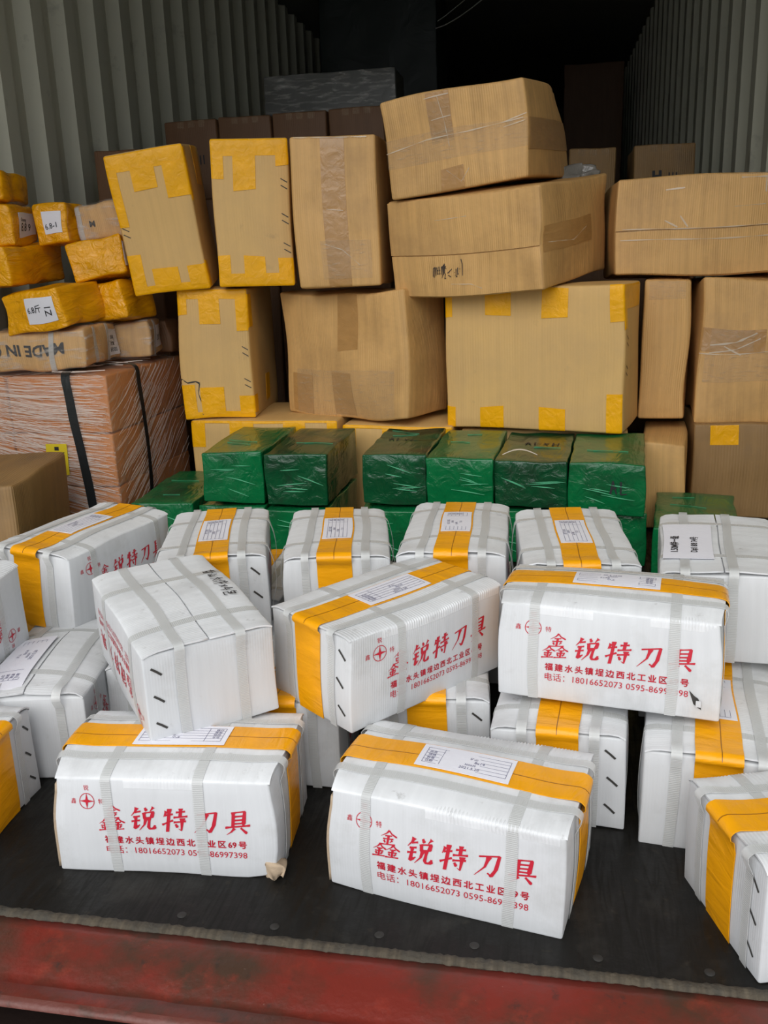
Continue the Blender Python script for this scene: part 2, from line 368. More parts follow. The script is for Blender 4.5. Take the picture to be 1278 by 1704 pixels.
def ribbons(strokes, wf, nres=6):
    V, F = [], []
    for st in strokes:
        p = np.array(st, float); seg = np.linalg.norm(np.diff(p, axis=0), axis=1); t = np.concatenate([[0], np.cumsum(seg)])
        k = max(4, int(nres * t[-1] / .3) + 2)
        tt = np.unique(np.concatenate([np.linspace(0, t[-1], k), t])); q = np.stack([np.interp(tt, t, p[:, i]) for i in (0, 1)], 1)
        tg = np.gradient(q, axis=0); tg /= np.maximum(np.linalg.norm(tg, axis=1, keepdims=True), 1e-9); nn = np.stack([-tg[:, 1], tg[:, 0]], 1)
        w = wf(tt / t[-1], p[-1] - p[0], tg)[:, None]
        o = len(V); V += (q + nn * w / 2).tolist(); V += (q - nn * w / 2).tolist(); n = len(q)
        F += [(o + i, o + n + i, o + n + i + 1, o + i + 1) for i in range(n - 1)]
    return V, F
def brush(t, d, tg):
    hor = np.abs(tg[:, 0]); base = .135 - .065 * hor
    ends = 1 + .45 * np.exp(-((t - .04) / .09) ** 2) + .35 * np.exp(-((t - .95) / .08) ** 2) * (hor > .9)
    if d[1] < -.1 and d[0] < -.05: ends = ends * (1.25 - 1.0 * t)      # left-falling strokes taper off
    elif d[1] < -.1 and d[0] > .05: ends = ends * (.65 + .75 * t) * np.where(t > .93, .5, 1)
    return base * ends
def title2d(h=.036, pitch=.0445):
    V, F = [], []
    for i, g in enumerate(('xin', 'rui', 'te', 'dao', 'ju')):
        wf = (lambda t, d, tg: brush(t, d, tg) * .64) if g == 'xin' else brush
        v, f = ribbons(GLYPH[g], wf); v = np.array(v)
        v = v * (1.0, 1.0); x = v[:, 0] + .16 * (v[:, 1] - .5); y = v[:, 1] + .07 * v[:, 0]
        o = len(V); V += np.stack([x * h * .98 + i * pitch, y * h], 1).tolist(); F += [tuple(a + o for a in q) for q in f]
    return np.array(V), F
def emblem2d(r=.0125):
    V, F = [], []; n = 40
    for i in range(n):
        a = 2 * math.pi * i / n; V += [(r * math.cos(a), r * math.sin(a)), ((r - .0011) * math.cos(a), (r - .0011) * math.sin(a))]
    F = [(2 * i, 2 * ((i + 1) % n), 2 * ((i + 1) % n) + 1, 2 * i + 1) for i in range(n)]
    o = len(V); V.append((0, 0))
    for k in range(8):
        a = k * math.pi / 4; rr = r * .98 if k % 2 == 0 else r * .24
        V.append((rr * math.cos(a), rr * math.sin(a)))
    F += [(o, o + 1 + k, o + 1 + (k + 1) % 8) for k in range(8)]
    return np.array(V), F
def merge2d(items):
    V, F = [], []
    for (v, f), dx, dy in items:
        o = len(V); V += (np.asarray(v) + (dx, dy)).tolist(); F += [tuple(a + o for a in q) for q in f]
    return np.array(V), F
def rect2d(x0, y0, x1, y1): return [(x0, y0), (x1, y0), (x1, y1), (x0, y1)], [(0, 1, 2, 3)]
def bold(tv, d): return merge2d([(tv, 0, 0), (tv, d, 0), (tv, d / 2, d / 2), (tv, d / 2, -d / 2)])
EMB = merge2d([(emblem2d(), 0, 0), (text2d('锐', height=.0085), -.0042, .0165), (text2d('鑫', height=.0085), -.0268, -.0042), (text2d('特', height=.0085), .0185, -.0042)])
TIT = title2d()
ADR = bold(text2d('福 建 水 头 镇 埕 边 西 北 工 业 区 69 号'.replace(' ', '\u2009'), width=.202), .00065)
TEL = text2d('电话：18016652073 0595-86997398', width=.202, off=0)

def form2d(w=.132, h=.050):
    """delivery form: ruled table with four headings and the values that can be read"""
    it = []
    t = .0006
    for k in range(6): it.append((rect2d(-w / 2 + .008, -h / 2 + .006 + k * (h - .012) / 5 - t / 2, w / 2 - .006, -h / 2 + .006 + k * (h - .012) / 5 + t / 2), 0, 0))
    for x in (-w / 2 + .008, -w / 2 + .032, w / 2 - .006): it.append((rect2d(x - t / 2, -h / 2 + .006, x + t / 2, h / 2 - .006), 0, 0))
    for k, s in enumerate(('日期', '数量', '规格', '品名')):
        it.append((text2d(s, height=.0052), -w / 2 + .012, -h / 2 + .0075 + k * (h - .012) / 5))
    for s, k, x in (('2021.5.20', 0, -.006), ('3000片', 1, .0), ('8x14', 2, .012), ('矿山', 3, .004)):
        it.append((text2d(s, height=.0052), x, -h / 2 + .0075 + k * (h - .012) / 5))
    return merge2d(it)
FORM = form2d()

def pen(t, d, tg): return np.full(len(t), 1.0)
def scrawl(strokes, w):
    return ribbons(strokes, lambda t, d, tg: w * (1.15 - .5 * t), 8)

# ------------------------------------------------------------------ structure: the container
def slab(name, x0, x1, y0, y1, z0, z1, m):
    o = boxmesh(name, x0, x1, y0, y1, z0, z1, m); o['kind'] = 'structure'; return o
WA = math.radians(.85)                     # the side walls run at a slight angle to the sill
def wallpt(xw, y): return xw - math.tan(WA) * (y - 3.0)
XL, XR, YEND, ZC = -2.05, .80, 13.5, 2.75
fl = slab('floor', -2.25, 1.1, .905, YEND, -.03, 0, 'floor')
def corrugated(name, xw, sgn, period, y0, y1, phase):
    prof = [(0, 0), (.30 * period, 0), (.46 * period, .052), (.84 * period, .052)]
    pts = []; y = y0 + phase
    while y < y1:
        pts += [(y + a, b) for a, b in prof]; y += period
    V = []
    for (yy, dd) in pts:
        x = wallpt(xw, yy) + sgn * dd
        V += [(x, yy, -.03), (x, yy, ZC)]
    F = [(2 * i, 2 * i + 2, 2 * i + 3, 2 * i + 1) for i in range(len(pts) - 1)]
    o = mesh(name, V, F, 'paint', smooth=False); o['kind'] = 'structure'
    md = o.modifiers.new('steel', 'SOLIDIFY'); md.thickness = .004; md.offset = 1 if sgn > 0 else -1
    return o
corrugated('wall_left', XL, -1, .278, .86, YEND, 0)
corrugated('wall_right', XR, 1, .307, .86, YEND, 0)
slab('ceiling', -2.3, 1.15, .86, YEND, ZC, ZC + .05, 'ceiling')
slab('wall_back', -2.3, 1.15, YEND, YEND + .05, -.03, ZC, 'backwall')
slab('trim_1', -2.13, -1.98, .80, .93, -.03, ZC, 'steelred')          # door posts and header, outside the frame
slab('trim_2', .84, .99, .80, .93, -.03, ZC, 'steelred')
slab('trim_3', -2.13, .99, .80, .90, ZC - .12, ZC + .05, 'steelred')
# door sill: red steel with a rubbed lip
prof = [(.895, -.03), (.895, -.002), (.880, -.003), (.808, -.006), (.800, -.011), (.793, -.005), (.774, -.004)]
lipp = [(.774, -.004), (.769, -.005), (.7650, -.007), (.7640, -.011)]
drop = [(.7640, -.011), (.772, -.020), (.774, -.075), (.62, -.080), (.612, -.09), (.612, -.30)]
def extrude(name, prof, m, kind, xs, jit=0, parent=None):
    V = []; q = np.random.RandomState(3)
    for x in xs:
        for k, (y, z) in enumerate(prof):
            j = jit if 0 < k < len(prof) - 1 or name == 'trim_5' else 0
            V.append((x, y + q.uniform(-j, j), z + q.uniform(-j, j) * .3))
    n = len(prof); F = [(i * n + k, (i + 1) * n + k, (i + 1) * n + k + 1, i * n + k + 1) for i in range(len(xs) - 1) for k in range(n - 1)]
    uv = np.array([(v[1], v[0]) for v in V])[np.array(F)].reshape(-1, 2)
    o = mesh(name, V, F, m, parent, uv)
    if kind: o['kind'] = kind
    return o
xs = np.linspace(-2.2, 1.05, 120)
sill = extrude('trim_4', prof, 'steelred', 'structure', xs, .0012)
extrude('lip', lipp, 'lip', None, xs, .0012, sill)
extrude('face', drop, 'step_shade', None, xs, .001, sill)  # added step below the lip, its near-black colour painting the under-shadow
ply = extrude('trim_5', [(.8955, -.03), (.8955, -.001), (.899, .0012), (.905, .0015), (.910, .0004), (.912, -.004)], 'plyedge', 'structure', np.linspace(-2.2, 1.05, 700), .0014)
slab('ground', -60, 60, -80, .7, -1.35, -1.3, 'asphalt')
# screws in the floor
def disc(cx, cy, z, r, n=20): return [(cx, cy, z + .0012)] + [(cx + r * .7 * math.cos(2 * math.pi * i / n), cy + r * .7 * math.sin(2 * math.pi * i / n), z + .0012) for i in range(n)] + [(cx + r * math.cos(2 * math.pi * i / n), cy + r * math.sin(2 * math.pi * i / n), z) for i in range(n)], \
    [(0, 1 + i, 1 + (i + 1) % n) for i in range(n)] + [(1 + i, 1 + n + i, 1 + n + (i + 1) % n, 1 + (i + 1) % n) for i in range(n)]
for (sx_, sy_) in [(-.342, .926), (-.206, .931), (-.086, .930), (.063, .931), (.191, .927), (-.47, .929), (.32, .929)]:
    V, F = disc(sx_, sy_, .0004, .0062)
    mesh('screw', V, F, 'screw', fl)

# ------------------------------------------------------------------ white strapped cartons
WL, WW, WH = .32, .197, .148
def white_carton(pose, label, seed, tape=True, flip=False, prn=('front',), st=('left', 1), straps=(.19, .76), estraps=(.22, .77),
                 form=True, formrot=True, top=.006, side=.003, crush=(), tapez=(.0, .0), slack=0, lift=.005, dirty=False, name='white_carton', plain=False, tw=.062, warp=.0022, gap=.0012, ribs=()):
    x, y, z, yaw, rx, ry = pose
    R = root(name, label, 'carton', (x, y, z), (yaw, rx, ry), 'white strapped cartons')
    c = Carton(WL, WW, WH, .0032, top, side, warp, seed, crush)
    q = np.random.RandomState(seed + 50)
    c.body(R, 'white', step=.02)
    # top flaps folded over from the long faces; their open ends lift a little over the end panels
    ph = q.uniform(0, 6, 4)
    for sgn in (-1, 1):
        if sgn < 0: s0, s1 = WH - .001, WH + WW / 2 - gap
        else: s0, s1 = WH + WW / 2 + gap, WH + WW + .001
        def lf(S, Wd, h, zz, k=sgn):
            e = np.clip((np.abs(Wd) - (WL / 2 - .05)) / .05, 0, 1) ** 2
            ctr = np.clip(1 - np.abs(h) / (WW / 2), 0, 1) * (zz > WH - .0005)
            fold = np.clip((WW / 2 - np.abs(h)) / .016, 0, 1)
            return -.0027 * (1 - fold) + fold * (e * lift * (1 + .3 * np.sin(9 * h / WW + ph[k + 1])) + .0004 * ctr * (1 + np.sin(18 * Wd + ph[k + 1])))
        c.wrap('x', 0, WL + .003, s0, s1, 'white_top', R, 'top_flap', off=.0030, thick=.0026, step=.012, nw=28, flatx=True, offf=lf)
    def topoff(S, Wd, h, zz): return .0028 * np.clip((WW / 2 - np.abs(h)) / .016, 0, 1) * (zz > WH - .001)
    def topoff_y(S, Wd, h, zz):
        return .0030 * np.clip((zz - (WH - .006)) / .005, 0, 1) + (lift * 1.32) * np.clip((np.abs(h) - (WL / 2 - .05)) / .05, 0, 1) ** 2 * np.clip((zz - (WH - .007)) / .006, 0, 1)
    per = 2 * WH + WL
    if tape:
        def tp(S, Wd, h, zz): return topoff_y(S, Wd, h, zz) + .0007 - .0004 * np.exp(-(Wd / .002) ** 2) * (zz > WH - .002)
        c.wrap('y', 0, tw, tapez[0], per - tapez[1], 'amber', R, 'amber_tape', off=.0010, thick=.0009, step=.014, r=.0018, nw=9, offf=tp)
        c.wrap('y', q.uniform(-.002, .002), .0014, WH - .001, WH + WL + .001, 'amberdark', R, 'tape_seam', off=.0013, thick=.0006, step=.014, r=.0018, nw=2, offf=tp, skew=q.uniform(-.01, .01))
    for f in straps:
        def so(S, Wd, h, zz):
            o = topoff(S, Wd, h, zz)
            if slack: o = o + slack * np.where((h > 0.09) | (h < -.09), np.clip(1 - ((zz - WH * .62) / (WH * .42)) ** 2, 0, 1), 0)
            return o
        c.wrap('x', (f - .5) * WL, .0150, 0, 2 * WH + WW, 'strap', R, 'strap', off=.0014, thick=.0007, step=.02, r=.004, nw=5, offf=so, skew=q.uniform(-.02, .02))
    for f in estraps:
        c.wrap('y', (f - .5) * WW, .0150, 0, per, 'strap', R, 'strap', off=.0023, thick=.0007, step=.016, r=.0022, nw=5, offf=topoff_y, skew=q.uniform(-.012, .012))
    for (edge, x0, x1, amp) in ribs:
        s0 = WH - .013 if edge == 'front' else WH + WW - .013
        nwr = int((x1 - x0) / .0011)
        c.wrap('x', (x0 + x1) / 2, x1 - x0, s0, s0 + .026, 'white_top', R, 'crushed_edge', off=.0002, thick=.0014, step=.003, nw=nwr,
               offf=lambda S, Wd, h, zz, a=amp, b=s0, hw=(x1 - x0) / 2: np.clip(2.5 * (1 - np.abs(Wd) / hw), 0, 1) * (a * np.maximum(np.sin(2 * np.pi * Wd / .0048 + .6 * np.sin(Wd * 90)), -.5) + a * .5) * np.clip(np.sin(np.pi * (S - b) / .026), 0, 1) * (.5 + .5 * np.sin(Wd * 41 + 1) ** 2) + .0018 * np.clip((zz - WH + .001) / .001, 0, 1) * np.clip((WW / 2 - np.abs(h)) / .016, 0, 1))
    if form:
        lb = c.patch('top', -.066 + .004, .066 + .004, -.028, .028, 'label', R, 'delivery_label', off=.0060, thick=.0006, step=.012)
        c.decal('top', FORM[0] * (1, 1), FORM[1], .004, 0, 'inkblue', lb, 'label_print', off=.0065, rot=math.pi if formrot else 0)
    for face in prn:
        off = .0007
        c.decal(face, TIT[0], TIT[1], -WL / 2 + .071, .0695, 'inkred', R, 'shop_lettering', off, flip)
        v, f = merge2d([(ADR, 0, 0), (TEL, .0005, -.0165)])
        c.decal(face, v, f, -WL / 2 + .0735, .0485, 'inkred', R, 'address_lettering', off, flip)
        c.decal(face, EMB[0], EMB[1], -WL / 2 + .053, .1135, 'inkred', R, 'emblem', off, flip)
    if st:
        face, sd = st
        for k, fz in enumerate((.22, .52, .82)):
            a = sd * (WW / 2 - .020) + q.uniform(-.002, .002)
            v, f = ribbons([[(-.0075, .0068), (0, .0004), (.0075, -.0068)]], lambda t, d, tg: np.full(len(t), .0034))
            c.decal(face, v, f, a, fz * WH, 'staple', R, 'staple', .0009)
    return R, c

def white_pose(x, y, z, yaw, rx=0, ry=0): return (x, y, z, yaw, rx, ry)
# floor layer, nearest first
RA, cA = white_carton((-.5286, 1.1032, 0, .0712, 0, 0), 'white carton by the sill with its bottom right corner torn brown, under the tilted one', 1,
    straps=(.26, .665), st=None, top=.010, ribs=(('back', -.15, -.02, .0013), ('front', -.05, .06, .0007)), crush=((-1, -1, 1, .05, .014), (1, -1, 1, .045, .010), (1, -1, 0, .03, .010)), tapez=(.03, .0))
cA.patch('left', WW / 2 - .014, WW / 2 - .001, .006, WH - .010, 'kraft_in', RA, 'bared_kraft_edge', off=.003, thick=.004, step=.012)['label'] = 'bared brown board edge'
tc_ = Carton(.030, .026, .022, .006, .003, .002, .005, 77, wl=(.012, .04))
to = tc_.body(RA, 'kraft_in', 'torn_corner', .005); to.location = (WL / 2 - .010, -WW / 2 + .010, .0); to['label'] = 'frayed brown torn corner'
RB, cB = white_carton((-.1148, 1.0816, 0, -.2026, 0, 0), 'white carton closest to the red sill, lettered side facing us, delivery form lying upright', 2,
    straps=(.165, .795), st=None, formrot=False, top=.008, crush=((-1, -1, 1, .05, .008),), ribs=(('front', -.02, .152, .0015), ('back', -.03, .155, .0016)))
cB.patch('left', WW / 2 - .012, WW / 2 - .001, .004, WH - .010, 'kraft_in', RB, 'bared_kraft_edge', off=.003, thick=.004, step=.012)['label'] = 'bared brown board edge'
RK, cK = white_carton((.3658, 1.0567, 0, .305, 0, 0), 'white carton cut off by the right edge of the picture beside the sill', 3, st=('left', 1), tapez=(.0, .1), estraps=(.17, .77), ribs=(('back', -.155, -.06, .0010), ('front', -.155, -.05, .0008)))
RI, cI = white_carton((.2474, 1.3164, 0, 1.45, 0, 0), 'white carton on the floor behind the one cut off at right near the sill', 4, st=None, tapez=(0, .05))
RJ, cJ = white_carton((.0218, 1.3588, 0, 1.506, 0, 0), 'white carton with three staples down its end, directly below the punctured carton', 5, st=('left', 1), tapez=(WH * .55, .05))
RL, cL = white_carton((-.9781, 1.0786, 0, .0391, .0074, .0062), 'white carton with orange taped end, lowest at the left edge of the picture', 6, st=('right', 1), tapez=(0, 0))
RM, cM = white_carton((-.8752, 1.3607, 0, 1.7636, 0, 0), 'grubby white carton with arched gaping lid seam, on the floor at left', 7, tape=False, st=None, form=False, top=.020, lift=.008, prn=('front',))
cM.patch('top', -.15, .04, .008, .075, 'label', RM, 'delivery_label', off=.0078, thick=.0006, step=.012)
cM.decal('top', FORM[0] * (1.25, 1.1), FORM[1], -.055, .0415, 'inkblue', [c for c in RM.children if c.name.startswith('delivery_label')][0], 'label_print', .0086)
RN, cN = white_carton((-.4338, 1.3999, 0, 1.62, 0, 0), 'white carton with taped end in shade, behind the torn carton, below the cornerwise one', 8, st=None)
RP, cP = white_carton((-.2072, 1.4399, 0, 1.6784, 0, 0), 'white carton peeping out below the right half of the cornerwise carton', 9, st=('left', 1), form=False, top=.008, straps=(.2, .8))
RQ, cQ = white_carton((-.690, 1.500, 0, 1.70, 0, 0), 'white carton of which only a corner shows, between grubby and tilted cartons', 10, st=None, form=False, tape=False)
# second layer
RC, cC = white_carton((-.5848, 1.2622, .1655, 2.2542, -.0332, -.0635), 'tilted upside-down white carton with black handwriting on its bare top', 11, tape=False, flip=True, prn=('back',), form=False, st=('left', -1), estraps=(.28, .73), straps=(.2, .72), top=.004, lift=.002)
RD, cD = white_carton((-.2620, 1.3420, .1530, .9068, .022, 0), 'white carton turned cornerwise in the middle, taped end left, lettered side right', 12, formrot=False, ribs=(('front', -.10, .155, .0008),), st=('left', 1), straps=(.30, .80), estraps=(.20, .75), top=.004, lift=.002)
RE, cE = white_carton((.0935, 1.3450, .1700, -.1487, -.013, .0032), 'white carton with a puncture hole at the lower right of its lettered side', 13, straps=(.165, .795), st=None, top=.014, side=.004, lift=.003, ribs=(('front', .06, .155, .0012), ('front', -.10, -.02, .0006)), crush=((1, -1, 1, .04, .010), (-1, -1, 1, .03, .006)))
RF, cF = white_carton((-.9558, 1.6339, .158, 1.372, .0186, 0), 'white carton at the left end of the rear row, lettered side turned right', 14, st=None, straps=(.2, .85), crush=((-1, -1, 1, .03, .008),), side=.006)
RG1, _ = white_carton((-.6500, 1.6050, .163, 1.8669, 0, 0), 'white carton in the rear row directly behind the handwritten tilted one', 15, st=('left', 1), slack=.012, straps=(.24, .74), top=.004)
RG2, _ = white_carton((-.4165, 1.6560, .155, 1.7734, 0, 0), 'smaller-looking white carton in the rear row, behind the left end of the cornerwise carton', 16, st=None, slack=.008, straps=(.26, .8), top=.008, crush=((-1, 1, 1, .03, .008),))
RG3, _ = white_carton((-.1830, 1.6800, .163, 1.609, -.005, -.008), 'white carton with bulging lid in the rear row, behind the cornerwise cartons right end', 17, st=None, slack=.008, straps=(.24, .82), top=.012)
RG4, _ = white_carton((.0400, 1.6250, .168, 1.6561, -.0216, -.0057), 'white carton whose tape slants up its lid, directly behind the punctured carton', 18, st=('left', 1), slack=.008, straps=(.25, .82), top=.006)
RH, cH = white_carton((.2911, 1.5926, .1704, 1.4595, -.0235, -.0122), 'white carton at the right end of the rear row with a white printed sticker', 19, tape=False, form=False, st=None, flip=True, top=.004, straps=(.24, .82), estraps=(.42, .79))
RR_, cR = white_carton((-1.0476, 1.2380, .1587, 1.5727, .0298, -.0565), 'upside-down white carton at the left edge with its red lettering inverted', 20, flip=True, tape=False, form=False, st=None)
# supports of the rear row, mostly hidden
for i, (sx_, sy_, yw, lb) in enumerate([(-1.0, 1.70, 1.40, 'white carton on the floor beneath the left end of the rear white row'), (-.66, 1.832, 1.62, 'white carton on the floor beneath the rear carton behind the handwritten one'),
        (-.42, 1.76, 1.6, 'white carton on the floor beneath the narrow-looking rear carton'), (-.185, 1.80, 1.6, 'white carton on the floor beneath the bulging-lid carton'),
        (.03, 1.70, 1.6, 'white carton on the floor beneath the carton with slanting tape'), (.27, 1.70, 1.5, 'white carton on the floor beneath the stickered carton at right')]):
    white_carton((sx_, sy_, 0, yw, 0, 0), lb, 30 + i, st=None, form=False, prn=(), top=.002, lift=.001)

# handwriting on the tilted carton's top, read from its end
HW = [[(.10, .75), (.40, .85)], [(.30, .95), (.12, .35)], [(.18, .45), (.32, .5), (.30, .28), (.16, .26)], [(.5, .95), (.56, .85)], [(.40, .68), (.66, .74)], [(.46, .7), (.40, .2)],
      [(1.0, .85), (1.02, .4), (1.2, .42)], [(.86, .6), (.86, .34), (1.2, .36)], [(1.22, .66), (1.24, .28)],
      [(1.62, .62), (2.0, .70)], [(1.82, .9), (1.6, .2)], [(1.8, .55), (2.02, .2)],
      [(2.32, .9), (2.2, .55)], [(2.27, .7), (2.27, .15)], [(2.42, .75), (2.72, .82)], [(2.45, .5), (2.76, .55)], [(2.58, .95), (2.56, .1)],
      [(3.0, .65), (3.25, .3)], [(3.24, .7), (3.0, .25)],
      [(3.6, .9), (3.45, .45), (3.8, .5)], [(3.68, .7), (3.66, .15)],
      [(4.15, .95), (4.0, .65)], [(4.05, .78), (4.4, .82), (4.36, .5), (4.22, .52)], [(4.1, .6), (4.28, .62), (4.26, .45), (4.08, .44), (4.06, .18), (4.45, .16), (4.5, .3)]]
v, f = scrawl(HW, .085); v = np.array(v) * .0275
cC.decal('top', v, f, 0.078, -.060, 'ink', RC, 'handwriting', .0058, rot=math.pi)
# printed sticker on the right carton's lid
lbH = cH.patch('top', -.105, .085, .012, .094, 'label', RH, 'printed_sticker', off=.0064, thick=.0006, step=.014)
v, f = merge2d([(text2d('1.50M特一级', height=.0165, off=.02), -.075, .066 - .012), (text2d('D#1 8/8 74号', height=.0140, off=.02), -.075, .034 - .012)])
cH.decal('top', v, f, 0, .014, 'ink', lbH, 'sticker_print', .0070)
# torn puncture on the carton with the puncture
v, f = [(-.010, .016), (-.002, .008), (.003, .005), (.006, -.002), (.008, -.012), (.003, -.009), (-.003, -.004), (-.005, .002)], [(0, 1, 7), (1, 2, 3, 7), (3, 6, 7), (3, 4, 5, 6)]
pe = cE.decal('front', v, f, .127, .028, 'staple', RE, 'puncture', .0010)
v = [(-.003, .004), (.004, .006), (.009, -.001), (.002, -.004)]
cE.patch('front', .127, .134, .022, .031, 'white', pe, 'torn_tongue', off=.006, thick=.002, step=.004)

# ------------------------------------------------------------------ brown cartons
def brown(pose, dims, label, seed, m='kraft', name='brown_carton', group='brown cartons in the stacked wall', r=.008, top=.006, side=.006, warp=.006, amber=(), clear=(), tan=(), staples=(),
          seams=(), creases=(), glints=(), crush=(), step=.03, trim=None, cat='carton', wl=(.2, .6)):
    x, y, z, yaw, rx, ry = pose; L, Wd, H = dims
    if trim:                               # keep the front face, shorten the depth
        RR = nRz(yaw) @ nRx(rx) @ nRy(ry); sh = RR @ np.array([0, (trim - Wd) / 2, 0]); x, y, z = x + sh[0], y + sh[1], z + sh[2]; Wd = trim
    R = root(name, label, cat, (x, y, z), (yaw, rx, ry), group)
    c = Carton(L, Wd, H, r, top, side, warp, seed, crush, wl)
    c.body(R, m, step=step)
    def rect(face, u0, u1, v0, v1):
        ln, b0, b1 = c.ext(face); return -ln / 2 + u0 * ln, -ln / 2 + u1 * ln, b0 + v0 * (b1 - b0), b0 + v1 * (b1 - b0)
    for k, (face, u0, u1, v0, v1) in enumerate(amber):
        c.patch(face, *rect(face, u0, u1, v0, v1), 'yellow', R, 'amber_tape', off=.0012 + .0003 * (k % 4), thick=.001, step=.03, jag=.003, seed=seed + k)
    for k, (face, u0, u1, v0, v1) in enumerate(tan):
        c.patch(face, *rect(face, u0, u1, v0, v1), 'brown_tape', R, 'tan_tape', off=.0012 + .0003 * (k % 4), thick=.001, step=.03, jag=.003, seed=seed + k)
    for k, (face, u0, u1, v0, v1) in enumerate(clear):
        c.patch(face, *rect(face, u0, u1, v0, v1), 'clear', R, 'clear_tape', off=.0026 + .0003 * (k % 4), thick=.0005, step=.03, jag=.002, seed=seed + k)
    for (face, v0) in seams:               # the outer flaps meet along a seam: two flap boards with a gap
        ln, b0, b1 = c.ext(face); s = b0 + v0 * (b1 - b0)
        c.patch(face, -ln / 2 + .004, ln / 2 - .004, b0 + .006, s - .0016, m, R, 'flap', off=.0042, thick=.004, step=.025)
        c.patch(face, -ln / 2 + .004, ln / 2 - .004, s + .0016, b1 - .006, m, R, 'flap', off=.0056, thick=.005, step=.025)
    for (face, u, v_) in staples:
        ln, b0, b1 = c.ext(face)
        for dv in (.010, -.010):
            vv, ff = ribbons([[(-.010, .006), (.010, -.006)]], lambda t, d, tg: np.full(len(t), .0028))
            c.decal(face, vv, ff, -ln / 2 + u * ln, b0 + v_ * (b1 - b0) + dv, 'staple', R, 'staple', .0012)
    for (face, pts, w) in glints:          # pale ribbons painted on as highlights of the clear tape
        ln, b0, b1 = c.ext(face)
        vv, ff = ribbons([[(-ln / 2 + a * ln, b0 + b_ * (b1 - b0)) for a, b_ in pts]], lambda t, d, tg: w * .8 * (.12 + np.abs(np.sin(11 * t + .6)) ** 1.5), 12)
        c.decal(face, vv, ff, 0, 0, 'glint', R, 'tape_glint', .0085 if seams else .0042)
    for (face, pts, w) in creases:         # torn or creased lines
        ln, b0, b1 = c.ext(face)
        p = [(-ln / 2 + a * ln, b0 + b_ * (b1 - b0)) for a, b_ in pts]
        vv, ff = ribbons([p], lambda t, d, tg: w * (.4 + np.abs(np.sin(7 * t + 1))), 10)
        c.decal(face, vv, ff, 0, 0, 'staple', R, 'tear', .0012)
    return R, c

FT = lambda *a: ('front',) + a
RT = lambda *a: ('right',) + a
# row on the floor
U1 = brown((-.952, 3.05, 0, -.028, 0, 0), (.515, .40, .318), 'pale brown carton with yellow tape tabs, on the floor behind the pair of green boxes', 101, 'kraft_pale',
    amber=(FT(.0, .10, .70, 1), FT(.27, .43, .74, 1), FT(.63, .78, .76, 1), FT(.93, 1, .76, 1), FT(0, 1, .965, 1)), side=.003, warp=.003)
U2 = brown((-.497, 3.06, 0, -.04, 0, 0), (.365, .40, .300), 'pale brown carton on the floor behind the gap between the green boxes', 102, 'kraft_pale',
    amber=(FT(.0, .12, .76, 1), FT(.36, .62, .76, 1), FT(.80, .99, .8, 1), FT(0, 1, .965, 1)), side=.003, warp=.003)
brown((-.03, 3.08, 0, -.03, 0, 0), (.52, .40, .284), 'pale brown carton on the floor beneath the large carton with eight yellow tape tabs', 103, 'kraft_pale', side=.002, warp=.002, top=.002)
U3 = brown((.343, 2.935, 0, -.10, 0, 0), (.125, .40, .270), 'narrow brown carton on the floor just right of the row of four green boxes', 104, 'kraft', side=.004,
    crush=((1, -1, 1, .05, .012),))
U4 = brown((.606, 3.10, 0, -.02, 0, 0), (.345, .40, .296), 'dull brown carton with one yellow tape tab, lowest at the right edge of the picture', 105, 'kraft_dull', amber=(FT(.14, .38, .78, .985),), side=.003)
# second row
S1 = brown((-1.1445, 3.1486, .3150, .1154, -.0174, -.0077), (.2397, .5492, .4291), 'upright pale carton with yellow taped corners and a torn crack at its lower left', 111, 'kraft_pale', trim=.42,
    amber=(FT(0, 1, .93, 1), FT(0, .13, .82, .95), FT(.30, .60, .74, .95), FT(.83, 1, .68, .95), FT(0, 1, 0, .055), FT(0, .20, .04, .27), FT(.27, .60, .04, .25), FT(.80, 1, .04, .18), RT(.50, .66, .08, .3), RT(0, .12, .04, .18), RT(0, .12, .7, .96)),
    staples=(FT(.93, .52), FT(.93, .28)), creases=(('front', [(.005, .315), (.10, .285), (.22, .295), (.27, .28)], .005), ('front', [(.27, .28), (.24, .2), (.29, .1), (.27, .03)], .003)), side=.003, warp=.004)
S2 = brown((-.6381, 3.0292, .3170, -.3795, .0021, -.0073), (.4858, .2521, .4050), 'big mid-brown carton turned aslant with darker tape patches, left of the eight-tabbed carton', 112, 'kraft',
    tan=(FT(.48, .64, .55, 1), FT(.06, .24, .03, .36), FT(.42, .58, .03, .38)), clear=(FT(.1, .9, .02, .4),), top=.008, side=.010, warp=.007)
S3 = brown((-.0388, 2.9328, .2980, -.2543, .0103, -.0151), (.5590, .2478, .4319), 'large pale carton with eight yellow tape tabs, in the middle of the stacked wall', 113, 'kraft_pale',
    amber=(FT(0, .045, .80, 1), FT(.24, .385, .81, .99), FT(.555, .70, .79, .99), FT(.925, 1, .76, 1), FT(0, .055, 0, .165), FT(.205, .34, 0, .16), FT(.54, .69, 0, .165), FT(.915, 1, 0, .27),
           RT(0, .9, .84, 1), RT(0, .12, .7, .9)), staples=(('right', .12, .62), ('right', .12, .42)), side=.003, warp=.003)
S4 = brown((.3498, 3.1150, .3040, -.1032, -.0030, .0041), (.1400, .3000, .4300), 'narrow mid-brown carton standing in the gap right of the eight-tabbed carton', 114, 'kraft', trim=.36, clear=(FT(.1, .9, .86, .99),), side=.006, warp=.005, creases=())
